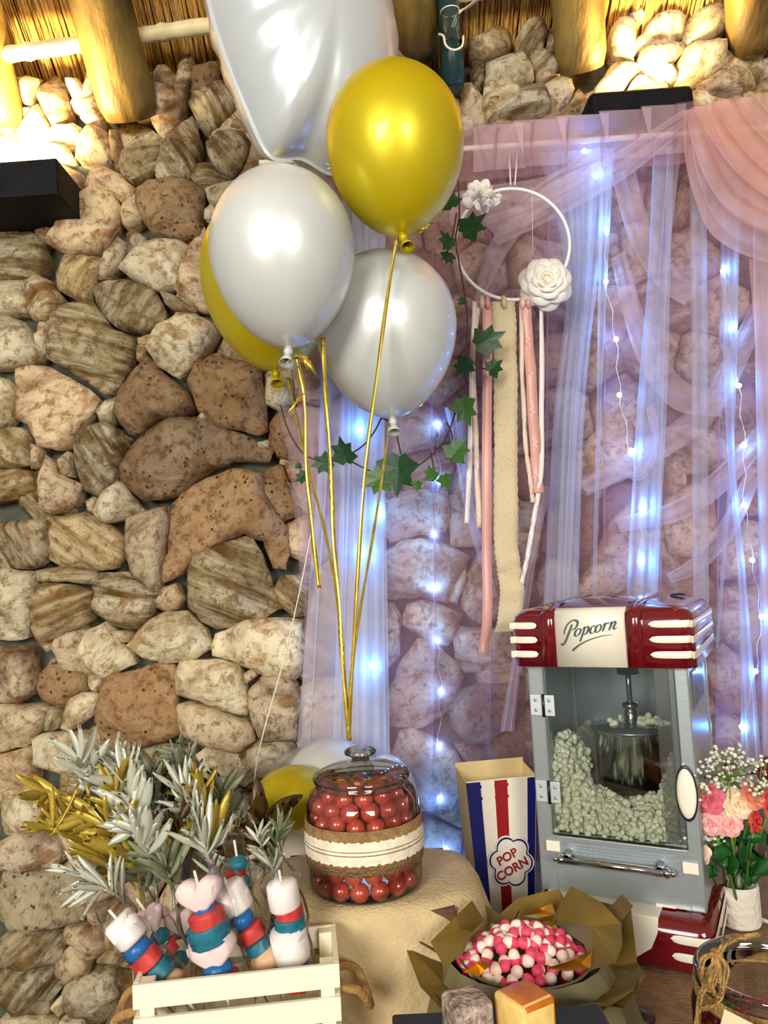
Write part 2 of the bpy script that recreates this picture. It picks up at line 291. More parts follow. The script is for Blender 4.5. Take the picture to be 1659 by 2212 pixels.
# stones traced one by one; each list: (scale, ox, oy) of the tracing frame, then kind + polygon
Z1 = (2.9625, 0, 0); Z2 = (2.592, 0, 440); Z3 = (2.5136, 0, 1040); Z4 = (2.2419, 0, 1600); Z6 = (1.9774, 820, 0); ZA = (2.8603, 620, 1080); ZB = (3.0779, 1120, 900)
ST = {
Z1: '''C 120,535 200,520 290,540 240,610 220,690 140,680
L 250,590 360,510 420,560 455,680 430,770 350,810 290,740 245,640
C 430,540 510,525 560,590 570,640 520,690 470,640 440,600
B 545,500 600,465 635,520 600,550 550,530
O 520,700 570,630 640,610 670,700 665,800 600,815 525,770
C 115,850 180,760 260,690 315,800 280,900 200,1000 140,950
O 140,720 200,690 230,710 180,780 140,800
C 280,880 350,820 470,800 525,830 500,900 400,950 300,920
C 210,1000 270,945 430,940 480,1010 400,1030 220,1020
O 490,960 520,870 600,810 690,860 720,970 700,1050 600,1060 490,1010
C 40,1000 100,970 190,1000 150,1030 30,1030
O -60,930 60,880 110,960 40,990 -60,1010
B 710,880 760,860 790,960 760,1040 720,1020
G 980,500 1070,440 1130,500 1120,560 1050,580 980,560
L 1125,560 1150,430 1215,365 1250,420 1240,500 1190,580
B 1225,600 1245,430 1410,405 1405,500 1340,590
O 985,700 990,560 1060,570 1100,600 1185,590 1175,680 1130,830 1060,900 980,810
L 1215,680 1250,600 1430,540 1500,620 1510,690 1440,800 1340,850 1270,800
L 1410,440 1440,430 1520,580 1430,530
L 1000,1100 1040,960 1140,830 1230,770 1280,880 1270,1000 1215,1150 1090,1150 1010,1150
G 770,1070 800,980 880,890 970,850 1050,890 1030,1000 960,1110 880,1180 790,1130
G 1325,930 1400,860 1480,840 1560,850 1610,940 1540,1080 1480,1130 1390,1090 1340,1010
B 1470,830 1500,750 1560,800 1600,880 1560,850
B 1585,1040 1620,910 1720,960 1700,1070
G 1230,1150 1260,1060 1340,1050 1440,1130 1490,1160 1330,1220 1260,1210
O 560,1200 590,1110 680,1080 780,1140 860,1210 850,1280 780,1290 700,1240 600,1230
B 885,1230 960,1170 1100,1150 1220,1170 1310,1240 1300,1400 1280,1520 1180,1540 1000,1500 920,1400 890,1320
C 1310,1210 1370,1180 1510,1170 1460,1250 1410,1310 1340,1300
C 1300,1360 1350,1310 1390,1350 1370,1420 1310,1410
O 785,1340 850,1260 885,1260 905,1400 840,1460 790,1440
O 325,1560 500,1290 620,1220 740,1270 780,1350 720,1500 650,1610 470,1640 380,1610
B 230,1420 300,1310 400,1290 480,1310 350,1500 270,1570 230,1480
L -90,1330 280,1300 230,1420 130,1500 -90,1510
O 820,1510 870,1480 940,1540 920,1590 860,1590''',
Z2: '''G -60,190 130,160 220,180 265,300 265,380 180,430 70,425 -60,420
O 555,380 600,270 670,200 745,250 720,300 620,420 565,430
C 680,370 760,250 880,205 1000,215 1070,260 1030,350 1000,450 890,485 780,440
L 325,390 370,300 470,290 600,310 560,370 550,430 500,550 440,540 325,480
O 1000,440 1060,250 1150,150 1175,350 1180,600 1110,590 1030,530 990,490
C -60,440 150,440 170,560 150,620 -60,620
L 145,430 220,410 320,470 375,560 300,655 190,655 155,600
G 530,490 580,450 700,435 860,480 930,600 920,660 790,720 650,690 570,600
L 895,495 960,510 1100,600 990,600 930,560
G 300,650 400,580 520,560 600,650 650,720 750,760 750,860 680,1010 600,1070 500,1000 390,920 290,870
C -60,630 60,640 155,680 170,730 180,780 265,830 200,890 60,920 -60,920
C 205,770 230,680 290,660 285,740 265,830 230,800
L 770,880 780,760 860,730 860,780 800,860
C 835,820 880,720 1000,620 1100,630 1200,690 1240,740 1130,860 1010,985 900,910
B 1060,1000 1120,890 1230,850 1370,900 1460,930 1480,1060 1500,1270 1440,1290 1230,1240 1130,1170 1090,1080
B 650,1160 690,1030 760,940 825,865 940,970 1060,1060 1090,1150 1040,1200 900,1210 820,1290 740,1290 690,1240
O 100,940 180,910 290,930 440,1010 560,1090 530,1150 460,1230 420,1370 330,1380 230,1350 180,1240 110,1200
C -60,950 60,1000 85,1080 70,1200 30,1250 -60,1250
C 540,1170 600,1110 660,1080 650,1170 640,1230 570,1230
C 1105,1190 1140,1155 1170,1210 1120,1215
C 1430,1340 1510,1320 1515,1370 1440,1375
B 680,1470 760,1360 830,1290 960,1210 1150,1210 1230,1260 1420,1330 1430,1370 1520,1380 1500,1440 1300,1440 1170,1500 1060,1600 980,1640 830,1659 780,1620 700,1560
G 430,1360 480,1270 600,1230 690,1280 750,1330 690,1450 650,1560 580,1640 480,1600 450,1500
G -60,1270 130,1260 160,1330 170,1460 90,1480 -60,1480
O 180,1350 240,1380 240,1470 185,1480
G -60,1500 100,1490 190,1500 200,1600 140,1640 -60,1690
O 240,1500 270,1420 330,1470 340,1520 400,1550 460,1580 440,1659 380,1720 300,1740 240,1700
C 330,1440 380,1390 410,1400 410,1530 350,1520
C 1490,970 1520,940 1640,940 1640,1120 1560,1150 1490,1130
B 1510,1250 1560,1170 1680,1200 1680,1440 1560,1420 1520,1360''',
Z3: '''C 520,160 560,80 640,0 680,10 720,80 800,160 700,200 590,225 530,200
O 470,110 520,85 550,110 520,180 480,160
B 940,240 950,130 1010,60 1130,0 1290,-60 1420,-30 1430,60 1480,150 1550,250 1560,400 1540,470 1480,460 1420,330 1330,285 1220,330 1060,400 980,500 880,560 880,480 930,380
O 690,280 700,200 800,170 920,140 930,200 900,350 875,590 820,580 720,500 690,400
G 1035,480 1060,410 1200,340 1360,305 1420,390 1460,500 1510,640 1530,680 1400,750 1180,790 1100,750 1040,680
L 280,290 320,200 480,180 600,240 680,320 680,400 630,470 560,480 350,460 290,420
L -60,230 250,210 280,300 270,420 200,470 -60,470
C -60,480 200,490 190,650 170,760 150,850 60,860 -60,840
L 205,490 340,460 540,490 530,560 380,545 220,540
L 200,600 250,555 400,560 510,600 490,700 500,750 390,830 270,915 210,870 180,720
L 520,560 560,500 700,490 780,560 860,610 830,700 800,780 700,800 620,770 500,680 520,620
O 830,650 880,580 960,560 1000,640 960,700 880,700
C 700,890 790,780 900,710 1010,710 1110,790 1150,900 1080,950 900,985 780,950
C 430,890 480,810 590,765 640,850 690,920 735,980 660,1020 570,1070 480,1010 430,950
C 1165,900 1190,830 1350,750 1560,740 1640,760 1659,1000 1600,1070 1440,1050 1300,980 1170,940
L 1490,590 1520,520 1680,490 1680,720 1600,730 1550,690 1510,640
O -60,900 150,890 180,950 190,1050 210,1140 130,1190 -60,1200
B 210,1130 230,1040 290,960 380,1000 480,1050 480,1130 400,1160 350,1220 250,1190
O 625,810 710,820 700,870 650,870
C 490,1060 560,1080 540,1150 500,1130
C 340,1340 380,1180 450,1140 540,1160 510,1270 440,1310 390,1355
B 530,1250 560,1120 600,1050 740,1030 880,990 950,1000 960,1180 980,1360 900,1400 770,1430 640,1450 560,1400 530,1300
C 965,1040 1000,970 1160,970 1300,1000 1340,1120 1340,1260 1250,1250 1100,1180 970,1140
O 1305,1050 1380,1010 1400,1050 1350,1100
O 960,1210 1100,1210 1230,1260 1370,1330 1380,1400 1300,1460 1150,1440 990,1370
O 1350,1140 1420,1060 1520,1050 1610,1090 1640,1200 1620,1390 1430,1400 1380,1300 1350,1220
O -60,1220 240,1210 270,1250 230,1350 150,1430 -60,1475
C 190,1400 250,1365 490,1360 540,1440 580,1490 560,1560 480,1610 330,1570 210,1540
O -30,1490 180,1440 195,1540 200,1659 -10,1700
B 640,1500 800,1480 840,1520 820,1659 700,1720 640,1650
L 840,1480 900,1430 1050,1450 1080,1560 1060,1659 950,1720 830,1659
C 1070,1480 1130,1440 1250,1470 1335,1490 1330,1560 1290,1650 1180,1640 1100,1590
C 1350,1460 1420,1420 1590,1410 1640,1500 1640,1580 1500,1610 1400,1600 1350,1540
G 270,1230 330,1240 330,1340 250,1350''',
Z4: '''C 10,225 150,220 240,240 230,350 200,420 120,430 40,450 30,400
O 12,480 100,430 260,430 300,540 280,610 100,620 20,610
P 10,700 40,630 280,620 400,650 430,750 400,860 280,890 60,905 15,850
L 4,970 50,910 150,905 300,930 310,1040 270,1070 150,1090 10,1090
O 300,960 330,890 510,880 530,1000 450,1050 380,1000
O 275,1040 380,970 450,1060 430,1130 330,1160 280,1110
G 10,1130 40,1095 270,1090 310,1180 240,1250 240,1310 60,1320 10,1240
C 310,1210 340,1150 430,1130 540,1130 580,1230 520,1280 440,1320 360,1330 320,1300
C 250,1280 310,1220 320,1300 290,1330
C 12,1340 100,1320 280,1330 290,1420 12,1440
C 300,1340 420,1330 430,1420 300,1420
O 430,760 520,780 560,850 500,880 430,860''',
Z6: '''G 380,180 500,130 555,160 550,220 440,250 385,240
G 575,200 620,110 690,100 720,150 690,220 590,230
G 710,170 745,110 760,150 750,220 715,210
G 385,340 400,270 440,275 445,365 410,370
C 445,420 455,280 530,250 610,230 650,310 650,360 560,400 480,415
L 640,220 700,210 770,290 770,320 680,360 650,300
O 345,370 390,365 440,430 450,540 380,560 345,500
L 450,430 500,420 530,440 450,510
G 460,540 470,500 600,400 690,370 715,400 720,490 600,530
O 690,375 760,340 820,345 830,390 800,450 770,480 720,420
L 810,450 850,390 890,440 890,480 830,480
C 985,130 1010,85 1090,90 1090,230 1060,260 1000,250 980,180
C 1100,170 1180,80 1260,55 1300,80 1280,170 1200,210 1110,200
C 1280,150 1330,60 1400,30 1470,40 1480,130 1400,180 1300,195
O 1100,270 1120,220 1290,185 1300,220 1250,280 1150,320 1110,300
C 1265,280 1310,210 1470,185 1480,280 1400,330 1270,350
O 920,385 990,290 1090,280 1100,310 1050,370
C 1065,370 1110,310 1160,350 1170,365
C 1160,320 1250,280 1270,350 1190,355
O 1360,370 1470,305 1520,350 1540,410 1400,430
L 1490,280 1540,270 1620,330 1600,380 1540,380 1510,320
O 1560,290 1659,260 1700,360 1620,340 1600,300
O 1000,270 1060,240 1080,270 1010,280
C 1060,70 1110,60 1130,90 1080,110''',
ZA: '''C 600,330 700,270 830,240 1000,290 1110,350 1080,420 1000,560 980,630 830,590 700,610 600,600
C 985,620 1030,480 1110,400 1100,520 1050,640
L 1080,660 1110,480 1160,340 1250,270 1300,300 1310,600 1330,700 1200,760 1130,720
O 720,720 740,640 830,615 960,650 1070,710 1040,820 980,890 880,880 720,770
O 590,620 660,640 710,720 700,800 690,950 630,1030 600,1000 580,800
O 1030,860 1080,790 1250,790 1410,800 1450,900 1450,1090 1300,1080 1100,1060 1050,980
O 620,1230 700,1000 800,870 890,890 1050,1010 1080,1090 1040,1200 960,1320 800,1400 640,1390
B 1000,1290 1050,1180 1200,1130 1450,1110 1450,1300 1400,1370 1250,1500 1100,1490 1010,1380
C 640,1600 700,1440 780,1410 900,1470 1030,1540 1110,1680 1100,1760 1000,1900 800,1900 660,1800
B 1220,1540 1320,1450 1450,1370 1480,1500 1470,1640 1270,1640
B 1040,1500 1100,1510 1240,1550 1250,1640 1130,1650 1080,1580
O 580,-20 800,-60 980,-40 1000,100 970,200 800,220 640,260 580,180
O 1000,-20 1200,-30 1290,80 1290,250 1120,290 1020,280 1000,120
C 80,1160 200,1100 500,1100 560,1300 540,1480 300,1500 110,1470
O 330,700 560,680 580,1000 560,1080 420,1080 340,900''',
ZB: '''B 400,540 520,560 530,800 500,900 380,950 370,700
O 540,880 620,700 720,590 760,560 940,560 960,900 720,940 600,920
O 390,1130 480,1000 590,940 680,1080 700,1180 400,1190
O 940,560 1150,450 1280,500 1300,800 1170,940 1000,900 950,700
B 930,980 1030,910 1170,960 1290,1100 1300,1230 930,1200
O 960,90 1130,70 1280,110 1390,230 1330,360 1130,380 960,370
O 430,190 560,60 740,40 760,260 740,380 600,440 430,430
B 140,880 200,640 360,520 390,900 210,920
O 0,570 100,560 200,600 140,750 0,780
O 0,800 130,830 130,930 60,1030 0,1050
O 120,1100 200,950 370,960 390,1080 380,1200 140,1190
O 1300,900 1450,700 1659,720 1700,950 1500,1100 1330,1080
O 1320,1150 1500,1110 1659,1000 1700,1293 1320,1290
O 1400,200 1659,150 1700,650 1450,650 1340,400'''}
TINT = {'C': (228, 210, 162), 'L': (198, 170, 110), 'O': (198, 160, 98), 'B': (156, 120, 74), 'G': (176, 154, 96), 'P': (214, 196, 150)}
KM = {'C': 'pale', 'L': 'layer', 'O': 'pale', 'B': 'pit', 'G': 'layer', 'P': 'pit'}
def inpoly(x, y, pl):
    c = False; j = len(pl) - 1
    for i in range(len(pl)):
        a, b = pl[i], pl[j]
        if (a[1] > y) != (b[1] > y) and x < (b[0] - a[0]) * (y - a[1]) / (b[1] - a[1]) + a[0]: c = not c
        j = i
    return c
def edist(x, y, pl):
    d = 9
    for i in range(len(pl)):
        ax, ay = pl[i]; bx, by = pl[(i + 1) % len(pl)]; vx, vy = bx - ax, by - ay
        t = max(0, min(1, ((x - ax) * vx + (y - ay) * vy) / (vx * vx + vy * vy + 1e-12)))
        d = min(d, math.hypot(x - ax - t * vx, y - ay - t * vy))
    return d
def stone(pl, kind, front, rnd):
    """pl: outline in wall metres (x,z)"""
    cx = sum(p[0] for p in pl) / len(pl); cz = sum(p[1] for p in pl) / len(pl)
    pl = [(cx + (p[0] - cx) * 1.045, cz + (p[1] - cz) * 1.045) for p in pl]
    A = sum(pl[i][0] * pl[(i + 1) % len(pl)][1] - pl[(i + 1) % len(pl)][0] * pl[i][1] for i in range(len(pl)))
    if A < 0: pl = pl[::-1]
    out = []; sd = rnd.random() * 50
    for i in range(len(pl)):
        a, b = pl[i], pl[(i + 1) % len(pl)]; L = math.hypot(b[0] - a[0], b[1] - a[1]); n = max(1, round(L / .017))
        for k in range(n):
            t = k / n; x = a[0] + (b[0] - a[0]) * t; z = a[1] + (b[1] - a[1]) * t
            w = noise.noise_vector(Vector((x * 34 + sd, z * 34, sd))) * .0052
            out.append((x - cx + w.x, z - cz + w.y))
    xs = [p[0] for p in out]; zs = [p[1] for p in out]; size = max(max(xs) - min(xs), max(zs) - min(zs))
    g = .0125 if size < .2 else .015; pts = [Vector(p) for p in out]; no = len(out)
    x = min(xs)
    while x < max(xs):
        z = min(zs)
        while z < max(zs):
            q = (x + rnd.uniform(-.3, .3) * g, z + rnd.uniform(-.3, .3) * g)
            if inpoly(q[0], q[1], out) and edist(q[0], q[1], out) > g * .45: pts.append(Vector(q))
            z += g
        x += g
    vo, eo, fo, *_ = delaunay_2d_cdt(pts, [], [list(range(no))], 1, 1e-6)
    D = min(.05, .022 + size * .16) * rnd.uniform(.8, 1.25); e = min(.016, size * .15)
    pln = []
    for i in range(rnd.choice((3, 4, 5))):
        a = rnd.random() * 2 * PI; g_ = rnd.uniform(.12, .75); pln.append((g_ * math.cos(a), g_ * math.sin(a), rnd.uniform(-.1, .3) * size * g_))
    vs = []
    for v in vo:
        d = edist(v.x, v.y, out); t = min(1, d / e)
        h = D * (.35 + .65 * min(1, t * 1.25))
        nz = noise.fractal(Vector((v.x * 11 + sd, v.y * 11, sd)), 1.0, 2.0, 4)
        cr = abs(noise.noise(Vector((v.x * 7 - sd, v.y * 7 + sd, 3)))) * .03
        fc = min(0, min(gx * v.x + gz * v.y + c0 for gx, gz, c0 in pln))
        h = max(D * .2, h + (nz * .010 - cr * .5) * t + max(-.75 * D, fc) * (.35 + .65 * t))
        vs.append(Vector((v.x, -h, v.y)))
    nb = len(vs); fs = [tuple(f) for f in fo]
    # side skirt from outline
    cnt = {}
    for f in fs:
        for i in range(len(f)):
            a, b = f[i], f[(i + 1) % len(f)]
            if (b, a) in cnt: cnt.pop((b, a))
            else: cnt[(a, b)] = 1
    mp = {}
    for a, b in list(cnt):
        for q in (a, b):
            if q not in mp: mp[q] = len(vs); vs.append(Vector((vs[q].x * .93, .05, vs[q].z * .93)))
        fs.append((b, a, mp[a], mp[b]))
    me = bpy.data.meshes.new('stone'); me.from_pydata([tuple(v) for v in vs], [], fs); me.materials.append(M[KM[kind]])
    me.polygons.foreach_set('use_smooth', [True] * len(me.polygons)); me.update()
    o = bpy.data.objects.new('stone', me); COL.objects.link(o); o.parent = wall
    o.location = Vector((cx, front, cz)) - wall.location
    j = rnd.uniform(.82, 1.12); c = TINT[kind]
    o.color = lin(tuple(min(1, q / 255 * j) for q in c)) + (1,)
    return o
rs = random.Random(11); traced = []
def wx(px, py):
    p = P(px, py, WY); return (p.x, p.z)
for (sc, ox, oy), txt in ST.items():
    for ln in txt.splitlines():
        q = ln.split(); kd = q[0]
        pl = [tuple(float(a) for a in s_.split(',')) for s_ in q[1:]]
        pl = [wx(x / sc + ox, y / sc + oy) for x, y in pl]
        traced.append(pl); stone(pl, kd, WY, rs)
# fill stones set a little deeper wherever no traced stone sits
seeds = []
for j in range(-2, 19):
    for i in range(24):
        x = -1.0 + i * .125 + (.062 if j % 2 else 0) + rs.uniform(-.04, .04); z = .5 + j * .12 + rs.uniform(-.035, .035)
        seeds.append((x, z))
XL = wx(9, 1950)[0]
for i, s in enumerate(seeds):
    if s[0] < XL + .02 or s[0] > 1.95 or s[1] > WTOP - .04: continue
    pl = [(s[0] - .2, s[1] - .2), (s[0] + .2, s[1] - .2), (s[0] + .2, s[1] + .2), (s[0] - .2, s[1] + .2)]
    for k, t in enumerate(seeds):
        if k == i or abs(t[0] - s[0]) > .4 or abs(t[1] - s[1]) > .4: continue
        nx, nz = t[0] - s[0], t[1] - s[1]; L = math.hypot(nx, nz); nx /= L; nz /= L; lim = L / 2 - .005; new = []
        for a in range(len(pl)):
            p, q = pl[a], pl[(a + 1) % len(pl)]
            dp = (p[0] - s[0]) * nx + (p[1] - s[1]) * nz - lim; dq = (q[0] - s[0]) * nx + (q[1] - s[1]) * nz - lim
            if dp <= 0: new.append(p)
            if dp * dq < 0:
                f = dp / (dp - dq); new.append((p[0] + (q[0] - p[0]) * f, p[1] + (q[1] - p[1]) * f))
        pl = new
    if len(pl) < 3: continue
    pl = [(max(XL, min(1.98, p[0])), min(WTOP + .01, p[1])) for p in pl]
    hit = n = 0
    for u in range(-3, 4):
        for v in range(-3, 4):
            x, z = s[0] + u * .02, s[1] + v * .02; n += 1
            if any(abs(t[0][0] - x) < .4 and abs(t[0][1] - z) < .4 and inpoly(x, z, t) for t in traced): hit += 1
    if hit / n > .62: continue
    stone(pl, rs.choice('COOLGBO'), WY + (.028 if hit else .006), rs)
# ------------------------------------------------------------ thatched roof, poles, canes
SL = math.radians(36)
e1 = Vector((1, 0, .012)).normalized(); sd_ = Vector((0, -math.cos(SL), math.sin(SL)))
R0 = Vector((0, WY + .06, WTOP + .0))
ceil = MB().strip([[R0 + e1 * x + sd_ * t + Vector((0, .05, .08)) for x in (-1.5, 2.2)] for t in (-.15, 3.2)]).build('ceiling', M['reedback']); tag(ceil, kind='structure')
rd = MB(); rr = random.Random(3)
for i in range(2300):
    x = -1.25 + 3.1 * rr.random(); l0 = rr.uniform(-.06, .01); w = rr.uniform(.0012, .0034); sk = rr.uniform(-.03, .03); h = rr.uniform(0, .022)
    a = R0 + e1 * x + sd_ * l0 + Vector((0, h, h)); b = R0 + e1 * (x + sk) + sd_ * (.9) + Vector((0, h, h)); d = Vector((w, 0, 0)); q = Vector((0, -.002, -.002))
    rd.add([a - d, a + q, a + d, b + d, b + q, b - d], [(0, 1, 4, 5), (1, 2, 3, 4)])
o = rd.build('thatch_reeds', M['reed'], ceil, smooth=False); tag(o, kind='stuff')
cn = 0
def cane(p0, p1, r=.017):
    mb = MB(); pts = []; rad = []
    for i in range(25):
        t = i / 24; p = P(p0[0] + (p1[0] - p0[0]) * t, p0[1] + (p1[1] - p0[1]) * t, p0[2] + (p1[2] - p0[2]) * t); pts.append(p); rad.append(r * (1.12 if i % 5 == 0 else 1) * (1 + .05 * math.sin(i * 2)))
    mb.tube(pts, rad, 10); o = mb.build('batten', M['cane'], ceil)
cane((-60, 128, 1.62), (230, 88, 1.62)); cane((230, 88, 1.62), (520, 45, 1.62)); cane((940, -10, 1.62), (1260, -40, 1.62))
def pole(b, t, r, label):
    pb = P(*b); pt = P(*t); d = (pt - pb).normalized(); pts = []; rad = []
    for i in range(30):
        s = -.02 + (.9) * i / 29; p = pb + d * s; w = noise.noise_vector(Vector((s * 5, b[0], 0))) * .006
        pts.append(p + w); rad.append(r * (1 + .05 * noise.noise(Vector((s * 9, b[0], 4)))) * (.86 if i == 0 else 1))
    mb = MB(); mb.tube(pts, rad, 18); root = mb.build('roof_pole', M['pole']); tag(root, label, 'roof pole', 'peeled timber poles under the thatch'); return root
pole((8, 250, 1.70), (-32, 40, 1.585), .042, 'peeled timber roof pole above the black wall block, glowing gold from the uplight')
pole((277, 236, 1.69), (222, 20, 1.555), .066, 'thick grey-blotched timber roof pole between two thatch panels beside the white foil balloon')
pole((903, 100, 1.70), (885, -30, 1.60), .056, 'short timber roof pole end behind the gold balloon, beside the teal pipe')
pole((1256, 130, 1.69), (1246, -20, 1.60), .058, 'timber roof pole with a split seam, landing on stone near the black beam')
pole((1628, 85, 1.69), (1620, -40, 1.61), .056, 'bright yellow-lit timber roof pole above the peach drape')
def block(name, label, px0, px1, py0, py1, yf, bev):
    a = P(px0, (py0 + py1) / 2, yf); b = P(px1, (py0 + py1) / 2, yf); h = (py1 - py0) * MPP(yf)
    mb = MB().box(((a.x + b.x) / 2, (yf + WY + .02) / 2, (a.z + b.z) / 2), (abs(b.x - a.x), WY + .02 - yf, h), rot=(0, math.radians(-1.5), 0), bev=bev)
    o = mb.build(name, M['blackwood'], smooth=False)
    tag(o, label, 'beam'); return o, (a.z + b.z) / 2 + h / 2
def uplight(name, loc, power, col, lab):
    mb = MB().lathe([(0, 0), (.018, 0), (.02, .006), (.018, .008), (0, .008)], 20, loc); r = thing(name, lab, 'lamp', loc)
    mb.build('housing', M['blackwood'], r); MB().lathe([(0, .0082), (.016, .0085), (0, .0095)], 20, loc).build('lens', M['lens'], r)
    l = bpy.data.lights.new('uplight_bulb', 'SPOT'); l.energy = power; l.color = col; l.spot_size = math.radians(150); l.spot_blend = .6; l.shadow_soft_size = .03
    o = bpy.data.objects.new('uplight_bulb', l); COL.objects.link(o); o.parent = r; o.location = (0, 0, .03); o.rotation_euler = (math.radians(180 - 6), 0, 0)
M['lens'] = pmat('lamp_lens', rgb(255, 220, 140), .4, emit=(1, .72, .3, 1), est=3)
_, zt = block('black_timber_block', 'black timber block jutting from the stone wall under golden-lit stones', -84, 124, 345, 430, 1.555, .004)
uplight('uplight', (P(20, 345, 1.60).x, 1.605, zt), 24, (1, .74, .36), 'small black uplight on the timber block beside the thick roof pole')
_, zt = block('black_timber_beam', 'black timber beam end on the wall, partly covered by sheer and peach tulle', 1275, 1503, 184, 256, 1.60, .014)
uplight('uplight', (P(1395, 190, 1.65).x, 1.645, zt), 13, (1, .70, .28), 'small black uplight on the timber beam above the tulle')
# teal pipe with clear tube
p = P(975, 190, 1.62); rt = thing('teal_pipe', 'dark teal downpipe strapped with a short clear tube, beside a roof pole', 'pipe', p)
MB().tube([P(978, 186, 1.63), P(975, 90, 1.63), P(962, -60, 1.60)], .025, 18).build('pipe', M['teal'], rt)
tb = [P(978, 92, 1.585), P(972, 25, 1.58)]; ax = (tb[1] - tb[0]).normalized()
MB().tube(tb, .020, 18, cap=False).build('clear_tube', M['tubeglass'], rt)
MB().tube([tb[1] + (ax.orthogonal().normalized() * math.cos(a) + ax.cross(ax.orthogonal().normalized()) * math.sin(a)) * .02 for a in [2 * PI * k / 20 for k in range(21)]], .0016, 5).build('tube_rim', M['cord'], rt)
MB().tube([P(*q) for q in crv([(948, 74, 1.56), (958, 78, 1.55), (963, 98, 1.55), (980, 108, 1.545), (998, 100, 1.55), (1001, 78, 1.565)], 20)], .0026, 6).build('strap', M['cord'], rt)
for dx in (0, 5): MB().tube([P(*q) for q in crv([(976 + dx, 60, 1.58), (988 + dx, 28, 1.575), (1010 + dx, 14, 1.56), (1050 + dx * 2, -20, 1.5)], 16)], .0016, 5).build('wire', M['cord'], rt)
# ------------------------------------------------------------ tulle curtain on the wall
M['tulle'] = sheer('white_tulle', rgb(232, 236, 246), .42, .55)
M['tulle_pink'] = sheer('mauve_tulle', rgb(202, 154, 166), .38, .45)
M['tulle_peach'] = sheer('peach_tulle', rgb(252, 214, 200), .50, .6)
M['wisp'] = sheer('pale_pink_tulle', rgb(244, 222, 226), .34, .5)
def sheet(name, mat, left, right, Y, k=2, A=.12, amp=.012, nu=60, nv=40, parent=None, ph=0.0, drift=.6, Y1=None):
    """hanging cloth between two pixel edge paths; folds double back so that layers overlap"""
    rows = []
    L = crv(left, nv); R = crv(right, nv)
    for j in range(nv):
        v = j / (nv - 1); row = []
        yy = Y if Y1 is None else Y + (Y1 - Y) * v
        for i in range(nu):
            u = i / (nu - 1); q = 2 * PI * k * u + ph + drift * math.sin(2.2 * v + ph)
            uu = u + A * math.sin(q) * (.85 + .3 * math.sin(3 * v + ph)) * min(1, 8 * u * (1 - u) + .15)
            x = L[j][0] + (R[j][0] - L[j][0]) * uu; y = L[j][1] + (R[j][1] - L[j][1]) * u
            row.append(P(x, y, yy + amp * math.cos(q) + .004 * noise.noise(Vector((u * 6, v * 5, ph)))))
        rows.append(row)
    mb = MB(); mb.strip(rows); return mb.build(name, mat, parent)
CY = 1.60
rod = MB().tube([P(560, 352, CY), P(1780, 268, CY)], .006, 10).build('curtain_rod', M['cord']); tag(rod, 'slim white curtain rod glinting behind the sheer tulle heading', 'curtain rod')
cur = thing('tulle_curtain', 'sheer white and mauve tulle curtain hanging in bands over the stone wall', 'curtain', P(1150, 1700, CY))
# broad mauve ground layer and the heading above the rod
sheet('back_layer', M['tulle_pink'], [(640, 300), (640, 900), (655, 1300), (632, 2050)], [(1760, 205), (1760, 800), (1750, 1400), (1740, 2050)], 1.645, k=9, A=.020, amp=.010, nu=220, nv=40, parent=cur, ph=.4)
sheet('heading', M['tulle_pink'], [(960, 290), (960, 335), (960, 395)], [(1500, 218), (1500, 290), (1500, 352)], 1.585, k=7, A=.03, amp=.008, nu=120, nv=16, parent=cur)
sheet('heading', M['wisp'], [(1020, 275), (1020, 330), (1020, 372)], [(1480, 222), (1480, 285), (1480, 330)], 1.575, k=5, A=.06, amp=.008, nu=120, nv=16, parent=cur, ph=2)
bands = [
 ([(690, 340), (690, 900), (668, 1250), (634, 1700)], [(835, 330), (830, 900), (835, 1250), (842, 1700)], 3, .07),
 ([(735, 338), (735, 900), (728, 1250), (715, 1700)], [(828, 332), (828, 900), (828, 1250), (835, 1700)], 2, .14),
 ([(760, 336), (760, 900), (765, 1250), (770, 1700)], [(815, 333), (815, 900), (818, 1250), (822, 1700)], 2, .10),
 ([(1165, 330), (1222, 600), (1196, 900), (1172, 1340)], [(1332, 318), (1292, 600), (1262, 900), (1248, 1340)], 4, .06),
 ([(1212, 330), (1236, 600), (1216, 900), (1200, 1340)], [(1300, 320), (1278, 600), (1250, 900), (1232, 1340)], 3, .09),
 ([(1296, 322), (1292, 600), (1288, 900), (1278, 1340)], [(1326, 320), (1312, 600), (1298, 900), (1286, 1340)], 1, .18),
 ([(1410, 318), (1398, 600), (1374, 900), (1350, 1340)], [(1472, 312), (1442, 600), (1432, 900), (1420, 1340)], 2, .10),
 ([(1440, 316), (1436, 600), (1430, 900), (1400, 1340)], [(1456, 314), (1448, 600), (1440, 900), (1414, 1340)], 1, .16),
 ([(1488, 310), (1492, 600), (1494, 900), (1498, 1340)], [(1524, 306), (1528, 600), (1530, 900), (1532, 1340)], 2, .12),
 ([(1556, 300), (1566, 900), (1594, 1250), (1602, 1700)], [(1608, 297), (1586, 900), (1612, 1250), (1650, 1700)], 2, .12),
 ([(1588, 298), (1580, 900), (1556, 1250), (1545, 1400)], [(1602, 297), (1588, 900), (1564, 1250), (1552, 1400)], 1, .15),
 ([(1622, 296), (1632, 900), (1640, 1250), (1650, 1800)], [(1720, 290), (1720, 900), (1720, 1250), (1720, 1800)], 3, .10),
]
for i, (l, r, k, A) in enumerate(bands):
    sheet('fold_band', M['tulle'], l, r, 1.612 - .006 * (i % 3), k=k, A=A, amp=.008, nu=20 + 16 * k, nv=36, parent=cur, ph=i * 1.3)
